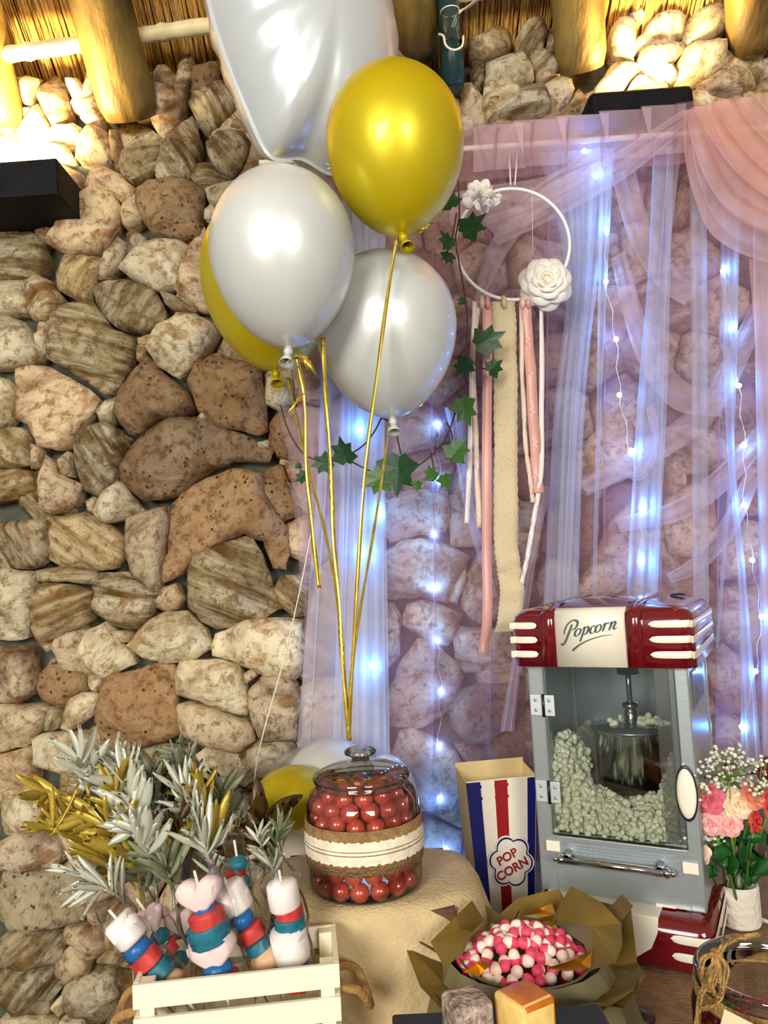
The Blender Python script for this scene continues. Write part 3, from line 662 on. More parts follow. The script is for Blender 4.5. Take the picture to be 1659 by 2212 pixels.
wisps = [
 ([(1480, 235), (1330, 330), (1180, 420), (1045, 470)], [(1480, 280), (1350, 385), (1200, 470), (1075, 530)], 1.57),
 ([(1300, 330), (1160, 400), (1060, 520), (1020, 660)], [(1330, 370), (1200, 430), (1100, 540), (1040, 660)], 1.575),
 ([(960, 420), (1060, 400), (1180, 380), (1260, 330)], [(980, 500), (1080, 480), (1200, 440), (1300, 350)], 1.58),
 ([(1320, 380), (1360, 520), (1420, 620), (1480, 660)], [(1370, 360), (1410, 500), (1470, 590), (1520, 620)], 1.63),
 ([(1320, 560), (1370, 760), (1450, 880), (1560, 900)], [(1350, 540), (1410, 730), (1490, 830), (1580, 840)], 1.63),
 ([(1650, 600), (1520, 850), (1380, 960), (1250, 1040)], [(1659, 680), (1550, 900), (1400, 1010), (1270, 1070)], 1.625),
 ([(1290, 980), (1340, 1025), (1390, 1035), (1420, 980)], [(1300, 970), (1345, 1012), (1385, 1015), (1408, 970)], 1.59),
 ([(1420, 980), (1424, 940), (1420, 900), (1412, 870)], [(1408, 970), (1408, 940), (1400, 905), (1396, 880)], 1.59),
 ([(1650, 900), (1560, 1000), (1460, 1080), (1330, 1120)], [(1659, 960), (1580, 1050), (1480, 1120), (1340, 1150)], 1.63),
 ([(1620, 1000), (1560, 1120), (1500, 1200), (1440, 1240)], [(1640, 1040), (1590, 1150), (1520, 1230), (1450, 1260)], 1.63),
 ([(960, 880), (985, 1000), (1010, 1130), (1060, 1290)], [(1000, 880), (1010, 1000), (1030, 1120), (1075, 1290)], 1.62),
 ([(600, 880), (625, 1000), (640, 1150), (650, 1260)], [(700, 880), (700, 1000), (690, 1150), (670, 1260)], 1.63),
 ([(620, 1040), (660, 1060), (700, 1100), (720, 1180)], [(640, 1090), (665, 1110), (690, 1150), (705, 1200)], 1.625),
 ([(1160, 1050), (1140, 1200), (1110, 1400), (1080, 1580)], [(1190, 1050), (1160, 1200), (1130, 1400), (1110, 1580)], 1.61),
]
for i, (l, r, y) in enumerate(wisps):
    sheet('gathered_wisp', M['wisp'], l, r, y, k=2, A=.13, amp=.005, nu=34, nv=26, parent=cur, ph=i * .9)
# peach swag
dr = thing('peach_drape', 'peach tulle swag gathered over the curtain rod beside the black beam', 'drape', P(1600, 560, 1.53))
sw = [([(1478, 238), (1478, 330), (1500, 430), (1545, 515), (1660, 568), (1800, 575)], [(1600, 205), (1640, 260), (1700, 310), (1760, 340), (1820, 350), (1900, 345)], 1.555),
      ([(1482, 240), (1492, 300), (1530, 400), (1590, 470), (1690, 515), (1800, 520)], [(1560, 215), (1600, 270), (1650, 330), (1720, 370), (1800, 385), (1900, 380)], 1.53),
      ([(1500, 232), (1530, 290), (1580, 360), (1650, 420), (1720, 450), (1800, 455)], [(1680, 195), (1700, 215), (1740, 240), (1780, 260), (1830, 270), (1900, 270)], 1.515)]
for i, (l, r, y) in enumerate(sw):
    sheet('swag_layer', M['tulle_peach'], l, r, y, k=4, A=.06, amp=.008, nu=80, nv=40, parent=dr, ph=i * 2.1)
sheet('tail_panel', M['tulle_peach'], [(1618, 560), (1640, 900), (1648, 1300), (1652, 1900)], [(1800, 540), (1800, 900), (1800, 1300), (1800, 1900)], 1.585, k=4, A=.05, amp=.012, nu=70, nv=30, parent=dr)
# ------------------------------------------------------------ fairy lights
M['led'] = pmat('led_bead', rgb(220, 235, 255), .3, emit=(.36, .66, 1, 1), est=20)
M['wire'] = pmat('silver_wire', rgb(235, 235, 240), .3, .6)
def fairy(label, pts, Y, power=.16, sub=6):
    base = P(pts[-1][0], pts[-1][1], Y); r = thing('fairy_light_string', label, 'string lights', base, 0, 'blue fairy light strings')
    path = []
    for i in range(len(pts) - 1):
        a, b = pts[i], pts[i + 1]
        for k in range(sub):
            t = k / sub; path.append(P(a[0] + (b[0] - a[0]) * t + 4 * math.sin(i * 3 + k * 1.7), a[1] + (b[1] - a[1]) * t, Y + .002 * math.sin(k + i)))
    path.append(base); MB().tube(path, .0006, 4).build('wire', M['wire'], r)
    bead = None
    for (x, y) in pts:
        p = P(x, y, Y)
        if bead is None: bead = MB().ball((0, 0, 0), .0056, 10).build('bulb', M['led'], r, local=True); o = bead
        else: o = bead.copy(); COL.objects.link(o)
        o.location = p - base
        l = bpy.data.lights.new('led_glow', 'POINT'); l.energy = power; l.color = (.06, .30, 1.0); l.shadow_soft_size = .004
        lo = bpy.data.objects.new('led_glow', l); COL.objects.link(lo); lo.parent = r; lo.location = p - base + Vector((0, -.009, 0))
fairy('blue fairy lights hanging beside the tulle band above the popcorn maker', [(1262, 326), (1288, 380), (1309, 497), (1309, 608), (1331, 733), (1338, 853), (1362, 973), (1385, 1097), (1383, 1212)], 1.635)
fairy('blue fairy lights hanging below the peach drape past the popcorn maker', [(1562, 585), (1580, 710), (1596, 833), (1608, 962), (1608, 1090), (1625, 1210), (1645, 1332), (1632, 1450), (1602, 1570)], 1.625)
fairy('blue fairy lights hanging on bare-looking stone between the ivy and the popcorn box', [(945, 918), (950, 1040), (937, 1155), (939, 1270), (945, 1383), (952, 1493), (948, 1610), (950, 1724), (963, 1835), (966, 1868), (1003, 1886)], 1.655)
fairy('blue fairy lights inside the white tulle band behind the balloon ribbons', [(778, 930), (818, 1108), (786, 1195), (803, 1438)], 1.635, .2)
# ------------------------------------------------------------ balloons
M['pearl'] = pmat('pearl_latex', rgb(207, 212, 207), .36, .2, var=.03, coat=.35, spec=.8)
M['gold'] = pmat('gold_latex', rgb(206, 186, 4), .40, .45, var=.04, coat=.2, spec=.6)
M['ribgold'] = pmat('gold_foil_ribbon', rgb(222, 190, 70), .22, .8, var=.2, scale=60)
M['foil'] = pmat('white_foil', rgb(204, 210, 212), .30, .25, var=.02, coat=.3, spec=.7)
def balloon(label, cx, top, bot, w, Y, mat, kn, ribbon=None, name='latex_balloon', wr=7, group=None, tilt=0, tails=()):
    s = MPP(Y); H = (bot - top) * s; R = w * s / 2; b = P(cx, bot, Y)
    root = thing(name, label, 'balloon', b, 0, group)
    up = H * .44; dn = H * .56; prof = []
    for i in range(33):
        t = PI * i / 32; c = math.cos(t); sn = math.sin(t)
        if c >= 0: prof.append((R * sn, dn + up * c))
        else: prof.append((R * sn * (1 - .13 * (c * c)) , dn + dn * c))
    prof[-1] = (.006, 0); prof.append((.0045, -.004)); prof[0] = (0.0001, prof[0][1])
    Rm = Matrix.Rotation(-ROLL * .4 + tilt, 3, 'Y')
    MB().lathe(prof, 48, b, Rm).build('body', mat, root)
    MB().lathe([(.004, -.003), (.007, -.006), (.0068, -.012), (.0045, -.015), (.006, -.020), (.0115, -.032), (.0108, -.033), (.005, -.022)], 16, b, Matrix.Rotation(kn, 3, 'Y') @ Matrix.Rotation(-.5, 3, 'X')).build('knot', mat, root)
    if ribbon:
        pts = crv(ribbon, 46); rows = []
        for i, q in enumerate(pts):
            p = P(*q); a = i * .33; hw = wr * MPP(q[2]) / 2
            d = Vector((math.cos(.75 * math.sin(a)), math.sin(.75 * math.sin(a)), 0)) * hw
            rows.append([p - d, p + d])
        MB().solid(rows, (0, .0006, 0)).build('ribbon', M['ribgold'], root)
    for (x, y) in tails:
        q0 = P(x[0], x[1], Y - .02); q1 = P(y[0], y[1], Y - .03); m_ = (q0 + q1) / 2 + Vector((.004, -.006, .004)); d = Vector((.0035, 0, .0015))
        MB().solid([[q0 - d, q0 + d], [m_ - d * 1.2, m_ + d * 1.2], [q1 - d * .2, q1 + d * .2]], (0, .0006, 0)).build('ribbon_tail', M['ribgold'], root)
    return root
KN = (755, 1600, 1.115)
balloon('shiny gold latex balloon tied highest in the bunch', 868, 121, 506, 310, 1.13, M['gold'], -.25, [(858, 512, 1.13), (840, 620, 1.13), (818, 780, 1.125), (796, 950, 1.12), (780, 1130, 1.12), (766, 1350, 1.118), (757, 1500, 1.116), KN], wr=9, tails=(((880, 512), (932, 492)), ((905, 505), (948, 478))))
balloon('pearl white latex balloon overlapping a gold one in the bunch', 624, 348, 750, 322, 1.12, M['pearl'], .1, [(640, 765, 1.12), (655, 850, 1.12), (662, 1000, 1.12), (672, 1130, 1.12), (690, 1270, 1.12)], wr=10, tails=(((638, 770), (684, 812)), ((640, 775), (612, 790)), ((655, 850), (614, 905)), ((645, 765), (665, 800))))
balloon('pearl white latex balloon hanging lowest in the bunch beside the ivy', 848, 532, 902, 312, 1.28, M['pearl'], -.05, [(842, 915, 1.28), (830, 1000, 1.26), (815, 1100, 1.24), (795, 1220, 1.2), (770, 1370, 1.16), (756, 1520, 1.12), KN], wr=7)
balloon('gold latex balloon mostly hidden behind a pearl white balloon', 596, 400, 800, 304, 1.36, M['gold'], -.1, [(622, 815, 1.36), (640, 900, 1.34), (668, 1020, 1.3), (700, 1140, 1.25), (728, 1290, 1.2), (742, 1450, 1.15), (752, 1560, 1.118), KN], wr=7)
# white foil balloon with pinched edges
fb = thing('foil_balloon', 'large white foil balloon with creased edges floating above the latex balloons', 'balloon', P(640, 352, 1.28))
ol = [(450, -60), (456, 60), (486, 160), (530, 262), (584, 352), (650, 340), (716, 356), (782, 318), (836, 220), (860, 100), (846, 0), (812, -90), (760, -210), (640, -290), (520, -230), (470, -140)]
cxp, cyp = 655, 60; NB = 96; loop = crv(ol + [ol[0]], NB + 1)[:NB]; mb = MB()
def foilpt(i, f, side):
    x, y = loop[i % NB]; ang = 2 * PI * i / NB
    X = cxp + (x - cxp) * f; Yp = cyp + (y - cyp) * f
    h = .125 * max(0, 1 - f ** 2.6) ** .62
    if f < .999: h += (.0022 + .006 * max(0, math.cos((ang - .55) * 1.1)) ** 4) * math.sin(i * 1.35 + 2) * (f ** 7) * (1 - f) * 16
    q = P(X, Yp, 1.28); dx = (X - cxp) * MPP(1.28)
    a = math.radians(30)   # left seam swung towards the room
    lx, ly = dx, -side * h
    wx_, wy_ = lx * math.cos(a) - ly * math.sin(a), lx * math.sin(a) + ly * math.cos(a)
    c = P(cxp, Yp, 1.28); k = 1.0
    return Vector((c.x + wx_ * 1.12, 1.28 - wy_ * -1.0, q.z + 0.0))
fr_ = [1.0, .985, .96, .92, .86, .78, .68, .55, .4, .22, .02]
for side in (1, -1):
    rows = [[foilpt(i, f, side) for i in range(NB + 1)] for f in (fr_ if side > 0 else fr_)]
    if side < 0: rows = [r[::-1] for r in rows]
    mb.strip(rows)
mb.build('body', M['foil'], fb)
rim = MB(); rim.strip([[foilpt(i, f, 1) for i in range(NB + 1)] for f in (1.0, 1.028)]); rim.build('seam', M['foil'], fb)
rows = []
for i, q in enumerate(crv([(697, 728, 1.16), (704, 860, 1.155), (714, 1020, 1.15), (722, 1180, 1.14), (732, 1310, 1.13), (742, 1450, 1.12), KN], 46)):
    p = P(*q); a = .75 * math.sin(i * .37); d = Vector((math.cos(a), math.sin(a), 0)) * .0038; rows.append([p - d, p + d])
MB().solid(rows, (0, .0006, 0)).build('ribbon', M['ribgold'], fb)
nk = MB(); nk.solid([[P(x - 8 - 4 * (j % 2), 348 + j * 6, 1.28 + .004 * math.sin(j * 2 + x)), P(x + 9, 350 + j * 5, 1.285)] for j, x in enumerate((712, 716, 722, 716))], (0, .001, 0)); nk.build('filling_neck', M['foil'], fb)
# three resting behind the jar
M['whitebox'] = pmat('white_card', rgb(238, 228, 205), .6, var=.04)
# ------------------------------------------------------------ hoop with ribbons and flowers
M['hoop'] = pmat('white_hoop', rgb(246, 240, 236), .4, var=.03)
M['satin_w'] = pmat('white_satin', rgb(248, 238, 232), .35, var=.04, trans=.2)
M['satin_c'] = pmat('cream_satin', rgb(246, 218, 192), .35, var=.05, trans=.2)
M['satin_p'] = pmat('pink_satin', rgb(238, 180, 168), .32, var=.12, scale=5, trans=.2)
M['petal_w'] = pmat('ivory_petal', rgb(250, 246, 236), .55, var=.03, sub=.2, trans=.12)
M['petal_core'] = pmat('cream_petal', rgb(246, 230, 178), .55, var=.1, trans=.1)
k = NT('cotton_lace'); tc = k.new('ShaderNodeTexCoord'); vo = k.new('ShaderNodeTexVoronoi'); vo.inputs['Scale'].default_value = 150; k.link(tc.outputs['Object'], vo.inputs[0])
k.b.inputs['Base Color'].default_value = rgb(206, 190, 152); k.b.inputs['Roughness'].default_value = .8
tr = k.new('ShaderNodeBsdfTransparent'); mx = k.new('ShaderNodeMixShader'); k.link(k.ramp(vo.outputs['Distance'], [(.10, .35), (.2, 1.0)]), mx.inputs[0]); k.link(tr.outputs[0], mx.inputs[1]); k.link(k.b.outputs[0], mx.inputs[2]); k.link(mx.outputs[0], k.o.inputs[0])
M['lace'] = k.m
HY = 1.52; hp = P(1107, 654, HY); hoop = thing('flower_hoop', 'white floral hoop trailing satin and lace ribbons in front of the tulle', 'hoop', hp)
hc = P(1107, 527, HY); HR = 127 * MPP(HY)
MB().tube([hc + Vector((math.cos(a), 0, math.sin(a))) * HR for a in [2 * PI * i / 60 for i in range(61)]], .0036, 8, cap=False).build('ring', M['hoop'], hoop)
MB().tube([P(1103, 400, HY), P(1100, 330, 1.58)], .0016, 5).build('hanging_ribbon', M['satin_w'], hoop); MB().tube([P(1112, 400, HY), P(1118, 328, 1.58)], .0016, 5).build('hanging_ribbon', M['satin_w'], hoop)
MB().tube([P(1149, 405, HY), P(1151, 550, HY)], .0007, 4).build('thread', M['satin_w'], hoop)
def rib(path, w, mat, nm, parent, tw=.5, n=40, wave=0):
    rows = []
    for i, q in enumerate(crv(path, n)):
        p = P(*q); hw = w * MPP(q[2]) / 2; a = tw * math.sin(i * .25 + q[0]); d = Vector((math.cos(a), math.sin(a), 0)) * hw
        e = Vector((0, .003 * math.sin(i * .5 + path[0][0]), 0))
        if wave: rows.append([p - d * (1 + .07 * (i % 2)) + e, p - d * .5 + e, p + e, p + d * .5 + e, p + d * (1 + .07 * (i % 2)) + e])
        else: rows.append([p - d + e, p + d + e])
    return MB().solid(rows, (0, .0005, 0)).build(nm, mat, parent)
yb = HY - .005
rib([(1026, 650, yb), (1020, 800, yb), (1016, 950, yb), (1009, 1130, yb)], 12, M['satin_w'], 'ribbon', hoop)
rib([(1036, 650, yb), (1022, 760, yb), (1028, 950, yb), (1035, 1140, yb)], 12, M['satin_c'], 'ribbon', hoop)
rib([(1052, 652, yb), (1053, 800, yb), (1051, 1000, yb), (1052, 1200, yb), (1052, 1340, yb), (1044, 1412, yb)], 21, M['satin_p'], 'ribbon', hoop, .1)
rib([(1126, 652, yb), (1128, 800, yb), (1136, 960, yb), (1152, 1085, yb)], 10, M['satin_c'], 'ribbon', hoop)
rib([(1135, 655, yb), (1146, 800, yb), (1155, 950, yb), (1163, 1065, yb)], 23, M['satin_p'], 'ribbon', hoop, .1)
rib([(1170, 665, yb), (1170, 850, yb), (1168, 1020, yb), (1145, 1170, yb), (1118, 1300, yb)], 11, M['satin_w'], 'ribbon', hoop)
tag(rib([(1088, 650, yb - .003), (1092, 800, yb), (1093, 1000, yb), (1094, 1180, yb), (1106, 1280, yb), (1095, 1365, yb)], 50, M['lace'], 'lace_strip', hoop, .12, 90, 1), 'cream cotton lace strip with eyelets')
for x, m_ in ((1040, 'satin_c'), (1052, 'satin_p'), (1088, 'lace'), (1128, 'satin_c'), (1140, 'satin_p')):
    MB().tube([P(x, 640, HY - .008), P(x + 1, 656, HY - .012), P(x + 2, 668, HY - .005)], [.004, .006, .003], 8).build('ribbon_loop', M[m_], hoop)
def petal(w, h, curl, cup):
    rows = []
    for j in range(7):
        v = j / 6; row = []
        for i in range(7):
            u = i / 6 * 2 - 1; ww = w * math.sin(PI * (.18 + .74 * v)) ** .6
            y = -cup * (1 - u * u) * h * .5 * math.sin(PI * min(1, v * 1.1)) + curl * h * max(0, v - .7) ** 2 * 3
            row.append(Vector((u * ww / 2, y, v * h * (1 - .08 * u * u))))
        rows.append(row)
    return rows
def rose(parent, c, R, face, mats, name='petal', layers=((5, 1.0, .95), (5, .78, .7), (4, .52, .45)), rnd=random, joined=False):
    """flower facing direction `face`; petals ring by ring"""
    Q = Vector(face).normalized().to_track_quat('Z', 'Y').to_matrix(); mbj = MB(); c = Vector(c); li = 0
    for (n, rad, open_) in layers:
        for i in range(n):
            a = 2 * PI * i / n + li * .6 + rnd.uniform(-.12, .12); rows = petal(R * rad * 1.35, R * (.62 + .5 * rad), .5 * open_, .55)
            tilt = math.radians(18 + 62 * open_ * rad)
            Rm = Q @ Matrix.Rotation(a, 3, 'Z') @ Matrix.Rotation(-tilt, 3, 'X')
            rr_ = [[c + Rm @ (v + Vector((0, R * .10 * rad, 0))) for v in row] for row in rows]
            if joined: mbj.strip(rr_, li % 2 if len(mats) > 1 else 0)
            else: mb_ = MB(); mb_.solid(rr_, Q @ Vector((0, 0, -.0008))); mb_.build(name, mats[0], parent)
        li += 1
    core = MB() if not joined else mbj
    for s_ in range(3):
        rr_ = []
        for j in range(2):
            rr_.append([c + Q @ Vector((math.cos(a + s_ * 2) * R * (.12 + .07 * s_ + .03 * j), math.sin(a + s_ * 2) * R * (.12 + .07 * s_ + .03 * j), R * (.25 + .4 * j))) for a in [4.6 * q / 12 for q in range(13)]])
        core.strip(rr_, 1 if joined and len(mats) > 1 else 0)
    core.lathe([(0, R * .5), (R * .2, R * .45), (R * .26, R * .2), (R * .2, 0)], 12, c, Q, 1 if joined and len(mats) > 1 else 0)
    return core.build('bloom' if joined else 'rose_heart', mats if joined else mats[1], parent)
rw = random.Random(5)
rc_ = P(1182, 606, HY - .03); rose(hoop, rc_ + Vector((0, .02, 0)), .049, (-.05, -1, .05), [M['petal_w'], M['petal_core']], rnd=rw, layers=((6, 1.0, 1.0), (6, .90, .82), (6, .78, .62), (5, .62, .42), (5, .46, .28)))
bc = P(1040, 428, HY - .015)
for i in range(34):
    a = rw.random() * 2 * PI; q = rw.random() ** .5; rows = petal(.022, .024, .6, .4)
    Rm = Vector((math.cos(a) * q, -1.15 + q * .6, math.sin(a) * q)).normalized().to_track_quat('Z', 'Y').to_matrix() @ Matrix.Rotation(rw.random() * 6, 3, 'Z')
    o_ = bc + Vector((math.cos(a) * q * .022, .01 * q, math.sin(a) * q * .022)); mb_ = MB(); mb_.strip([[o_ + Rm @ v for v in r_] for r_ in rows]); mb_.build('blossom_petal', M['petal_w'], hoop)
# ------------------------------------------------------------ ivy
M['ivy'] = pmat('ivy_leaf', rgb(28, 78, 34), .4, var=.35, scale=18, trans=.15)
M['ivy_l'] = pmat('backlit_ivy_leaf', rgb(72, 120, 44), .4, var=.3, scale=18, trans=.25)  # ivy leaf with light shining through painted into a paler green
M['vine'] = pmat('vine_stem', rgb(86, 50, 40), .7)
IY = 1.47; iv = thing('ivy_garland', 'trailing ivy garland with lobed dark green leaves hanging around the lowest white balloon', 'ivy', P(870, 1050, IY))
for pth in ([(982, 300), (990, 400), (992, 470), (984, 520), (998, 600), (1010, 690), (1006, 760), (986, 880), (958, 955), (905, 1005), (868, 1020)],
            [(606, 875), (622, 928), (655, 980), (700, 996), (742, 988), (785, 962), (810, 930), (824, 902)], [(1006, 760), (1030, 790), (1062, 800)],
            [(955, 960), (968, 985), (985, 1000)], [(986, 460), (975, 520), (958, 560)], [(824, 902), (850, 920), (866, 980)], [(965, 912), (975, 935), (980, 965)], [(930, 975), (938, 1020), (935, 1040)],
            [(868, 1020), (830, 1030), (745, 990)]):
    MB().tube([P(x, y, IY + .006 * math.sin(x * .05)) for x, y in crv(pth, 26)], .0017, 5).build('stem', M['vine'], iv)
IV = [(0, 1.0), (.16, .62), (.46, .66), (.36, .34), (.62, .06), (.34, -.08), (.18, -.22), (0, -.12)]
def ivyleaf():
    pl = IV + [(-x, y) for x, y in IV[-2:0:-1]]; vs = [Vector((0, .02, .2))] + [Vector((x, .18 * abs(x) + .05 * (y - .3) ** 2, y)) for x, y in pl]
    n = len(pl); top = [(0, i + 1, (i + 1) % n + 1) for i in range(n)]; mb = MB(); mb.add(vs, top); mb.add([v + Vector((0, .02, 0)) for v in vs], [f[::-1] for f in top]); return mb
proto = {}
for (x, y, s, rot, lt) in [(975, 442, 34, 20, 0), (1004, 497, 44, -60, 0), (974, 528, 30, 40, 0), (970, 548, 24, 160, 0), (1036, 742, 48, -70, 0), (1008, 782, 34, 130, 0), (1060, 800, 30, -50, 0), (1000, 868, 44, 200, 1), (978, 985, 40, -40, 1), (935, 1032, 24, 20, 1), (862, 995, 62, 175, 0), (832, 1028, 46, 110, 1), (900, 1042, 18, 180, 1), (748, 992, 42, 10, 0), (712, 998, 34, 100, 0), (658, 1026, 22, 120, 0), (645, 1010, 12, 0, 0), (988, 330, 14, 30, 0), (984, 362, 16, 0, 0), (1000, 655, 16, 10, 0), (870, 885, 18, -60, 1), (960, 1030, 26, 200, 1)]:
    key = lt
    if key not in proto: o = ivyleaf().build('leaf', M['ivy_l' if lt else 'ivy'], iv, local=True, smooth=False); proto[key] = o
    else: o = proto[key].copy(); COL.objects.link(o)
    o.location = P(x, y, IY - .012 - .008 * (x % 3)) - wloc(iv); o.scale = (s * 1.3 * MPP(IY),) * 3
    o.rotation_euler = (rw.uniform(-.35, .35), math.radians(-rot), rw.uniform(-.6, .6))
# loose pale curling thread on the stone wall
th = MB().tube([P(*q) for q in crv([(672, 1150, 1.60), (655, 1240, 1.60), (640, 1310, 1.60), (612, 1430, 1.60), (575, 1560, 1.58), (556, 1640, 1.57), (548, 1700, 1.5)], 30)], .0014, 5).build('pale_thread', M['cord']); tag(th, 'single pale curling thread trailing down the stone wall beside the tulle', 'thread')
# ------------------------------------------------------------ table and cloth
M['burlap'] = pmat('brown_burlap', rgb(150, 118, 84), .95, var=.15, scale=60, bump=.5, bscale=250)
M['linen'] = pmat('pale_linen', rgb(205, 182, 136), .95, var=.08, scale=30, bump=.4, bscale=220)
M['wood'] = pmat('table_wood', rgb(110, 76, 46), .6, var=.3, stretch=(1, 8, 8))
tbl = thing('buffet_table', 'long wooden buffet table under the brown cloth against the stone wall', 'table', (.5, 1.2, 0))
MB().box((.5, 1.125, TZ - .025), (1.82, .84, .04)).build('tabletop', M['wood'], tbl, smooth=False)
for x in (-.36, 1.36):
    for y in (.78, 1.48): MB().box((x, y, (TZ - .045) / 2), (.06, .06, TZ - .045)).build('leg', M['wood'], tbl, smooth=False)
rows = []
for j in range(46):
    t = j / 45; row = []
    for i in range(60):
        x = -.42 + 1.85 * i / 59
        if t < .66: y = 1.555 - t / .66 * .855; z = TZ - .002 + .002 * noise.noise(Vector((x * 9, y * 9, 0)))
        else: q = (t - .66) / .34; y = .70 - .03 * math.sin(q * 1.5) - .02 * q * math.sin(x * 22); z = TZ - .002 - .55 * q
        row.append(Vector((x, y, z)))
    rows.append(row)
tc_ = MB().solid(rows, (0, 0, -.002)).build('tablecloth', M['burlap']); tag(tc_, 'brown burlap cloth covering the buffet table under the sweets', 'tablecloth')
# cloth-covered riser under the jar
JP = P(792, 1912, 1.10); RZ = JP.z
cA = P(285, 2130, .88); cB = PZ(733, 2082, cA.z)
c0 = Vector((JP.x - .004, 1.14, 0)); rows = []
bx = MB().box((c0.x, c0.y, (TZ + RZ) / 2 - .004), (.24, .22, RZ - TZ - .008)); o = bx.build('riser_box', M['wood'], smooth=False); tag(o, 'wooden riser box hidden under pale linen beneath the jar', 'box')
NA = 72
prof = [(0, 0), (.5, 0), (.85, 0), (.97, .004), (1.03, .016), (1.07, .04), (1.12, .07), (1.18, .10), (1.27, .122), (1.38, .129)]
for f, dz in prof:
    row = []
    for i in range(NA + 1):
        a = 2 * PI * i / NA; ca, sa = math.cos(a), math.sin(a); r_ = 1 / (abs(ca) ** 3.2 + abs(sa) ** 3.2) ** (1 / 3.2)
        fold = 1 + (.085 * math.sin(a * 7 + 1) + .045 * math.sin(a * 13)) * max(0, dz - .01) / .12
        row.append(Vector((c0.x + ca * r_ * .160 * f * (1 + .35 * max(0, f - 1.1) * (ca > 0)) * fold, c0.y + sa * r_ * .118 * f * fold, max(TZ + .001, RZ - dz * (RZ - TZ) / .13 + .003 * noise.noise(Vector((ca * 3, sa * 3, f * 5))) * (f > .9)))))
        if ca < 0 and f > 1.03: row[-1].x = max(row[-1].x, c0.x - .150)
        if row[-1].x < cB.x + .02: row[-1].y = max(row[-1].y, 1.0135)
    rows.append(row)
o = MB().strip(rows[::-1]).build('linen_cover', M['linen']); tag(o, 'pale linen cloth draped over the riser under the sweets jar', 'cloth')
# ------------------------------------------------------------ sweets jar
M['jarglass'] = glass('jar_glass', (.95, .97, .95, 1), .05)
M['lidglass'] = glass('lid_glass', (.78, .80, .72, 1), .16, .05)
M['hessian'] = pmat('hessian_band', rgb(158, 124, 78), .95, var=.2, scale=90, bump=.5, bscale=300)
M['lacetrim'] = pmat('lace_trim', rgb(238, 228, 200), .8, var=.12, scale=90)
M['gum'] = pmat('pearl_coral_sweet', rgb(208, 84, 66), .26, .25, var=.1, scale=20, coat=.6, spec=.7)
jr = thing('sweets_jar', 'glass apothecary jar of coral sweets wrapped in hessian and lace', 'jar', JP); JR = .0785
o = MB().lathe([(0, 0.00174), (JR * .9, 0.00174), (JR * .985, 0.00696), (JR, 0.0174), (JR, 0.10266), (JR * .985, 0.11745), (JR * .92, 0.1305), (JR * .83, 0.13746), (JR * .80, 0.14181), (JR * .80, 0.1479)], 56, JP).build('glass_body', M['jarglass'], jr)
MB().lathe([(JR * .80, 0.13746), (JR * .84, 0.1392), (JR * .80, 0.14094), (JR * .84, 0.14355), (JR * .80, 0.14616)], 56, JP).build('neck_thread', M['lidglass'], jr)
lid = MB().lathe([(JR * .80, 0.14442), (JR * .86, 0.14616), (JR * .87, 0.14964), (JR * .84, 0.15399), (JR * .6, 0.16182), (JR * .3, 0.16617), (.014, 0.16791), (.012, 0.17226)], 56, JP).build('lid', M['lidglass'], jr)
MB().lathe([(.013, 0.16791), (.012, 0.17313), (.016, 0.17661), (.022, 0.17922), (.0225, 0.1827), (.019, 0.18618), (.010, 0.18835), (0, 0.18879)], 28, JP).build('knob', M['lidglass'], lid)
bd = MB().lathe([(JR * 1.005, 0.04176), (JR * 1.035, 0.04089), (JR * 1.045, 0.0696), (JR * 1.035, 0.09831), (JR * 1.005, 0.09744)], 64, JP, Matrix.Rotation(0, 3, 'Y')).build('hessian_band', M['hessian'], jr)
def wavy(z0, z1, amp, n=120, r=JR * 1.05):
    z0 *= .87; z1 *= .87
    mb = MB(); mb.strip([[JP + Vector((r * math.cos(a), r * math.sin(a), z + (amp * abs(math.sin(a * 24)) if e else 0))) for a in [2 * PI * i / n for i in range(n + 1)]] for z, e in ((z0, 1), ((z0 + z1) / 2, 0), (z1, 0))]); return mb
wavy(.0655, .077, -.003).build('lace', M['lacetrim'], bd); wavy(.0955, .084, 0.00261).build('lace', M['lacetrim'], bd)
MB().lathe([(JR * 1.05, 0.068295), (JR * 1.062, 0.070035), (JR * 1.05, 0.071775)], 64, JP).build('cord_trim', M['lacetrim'], bd)
gp = None; rg = random.Random(21); br = .0128; spots = []
for li, z in enumerate([.0155, .037, .058, .078, .098, .115, .130]):
    for ring, rad in enumerate((JR - br - .0025, JR - br * 3 - .004)):
        if li == 6: rad -= .012
        n = int(2 * PI * rad / (br * 2.03))
        for i in range(n):
            a = 2 * PI * (i + .5 * (li % 2)) / n + .1 * li
            if ring == 1 and li < 4: continue
            if li in (2, 3) and (ring or True): continue
            if ring == 0 and math.sin(a) > .62 and li != 6: continue
            spots.append((rad * math.cos(a), rad * math.sin(a), z + rg.uniform(-.003, .003) * (li > 3)))
GL = ('coral pearlescent round sweet inside the lace-trimmed glass jar', 'sweet', 'coral sweets in the jar')
for i, s in enumerate(spots):
    if gp is None: gp = MB().ball((0, 0, 0), br, 18).build('round_sweet', M['gum'], local=True); o = gp
    else: o = gp.copy(); COL.objects.link(o)
    o.location = JP + Vector(s); tag(o, *GL)
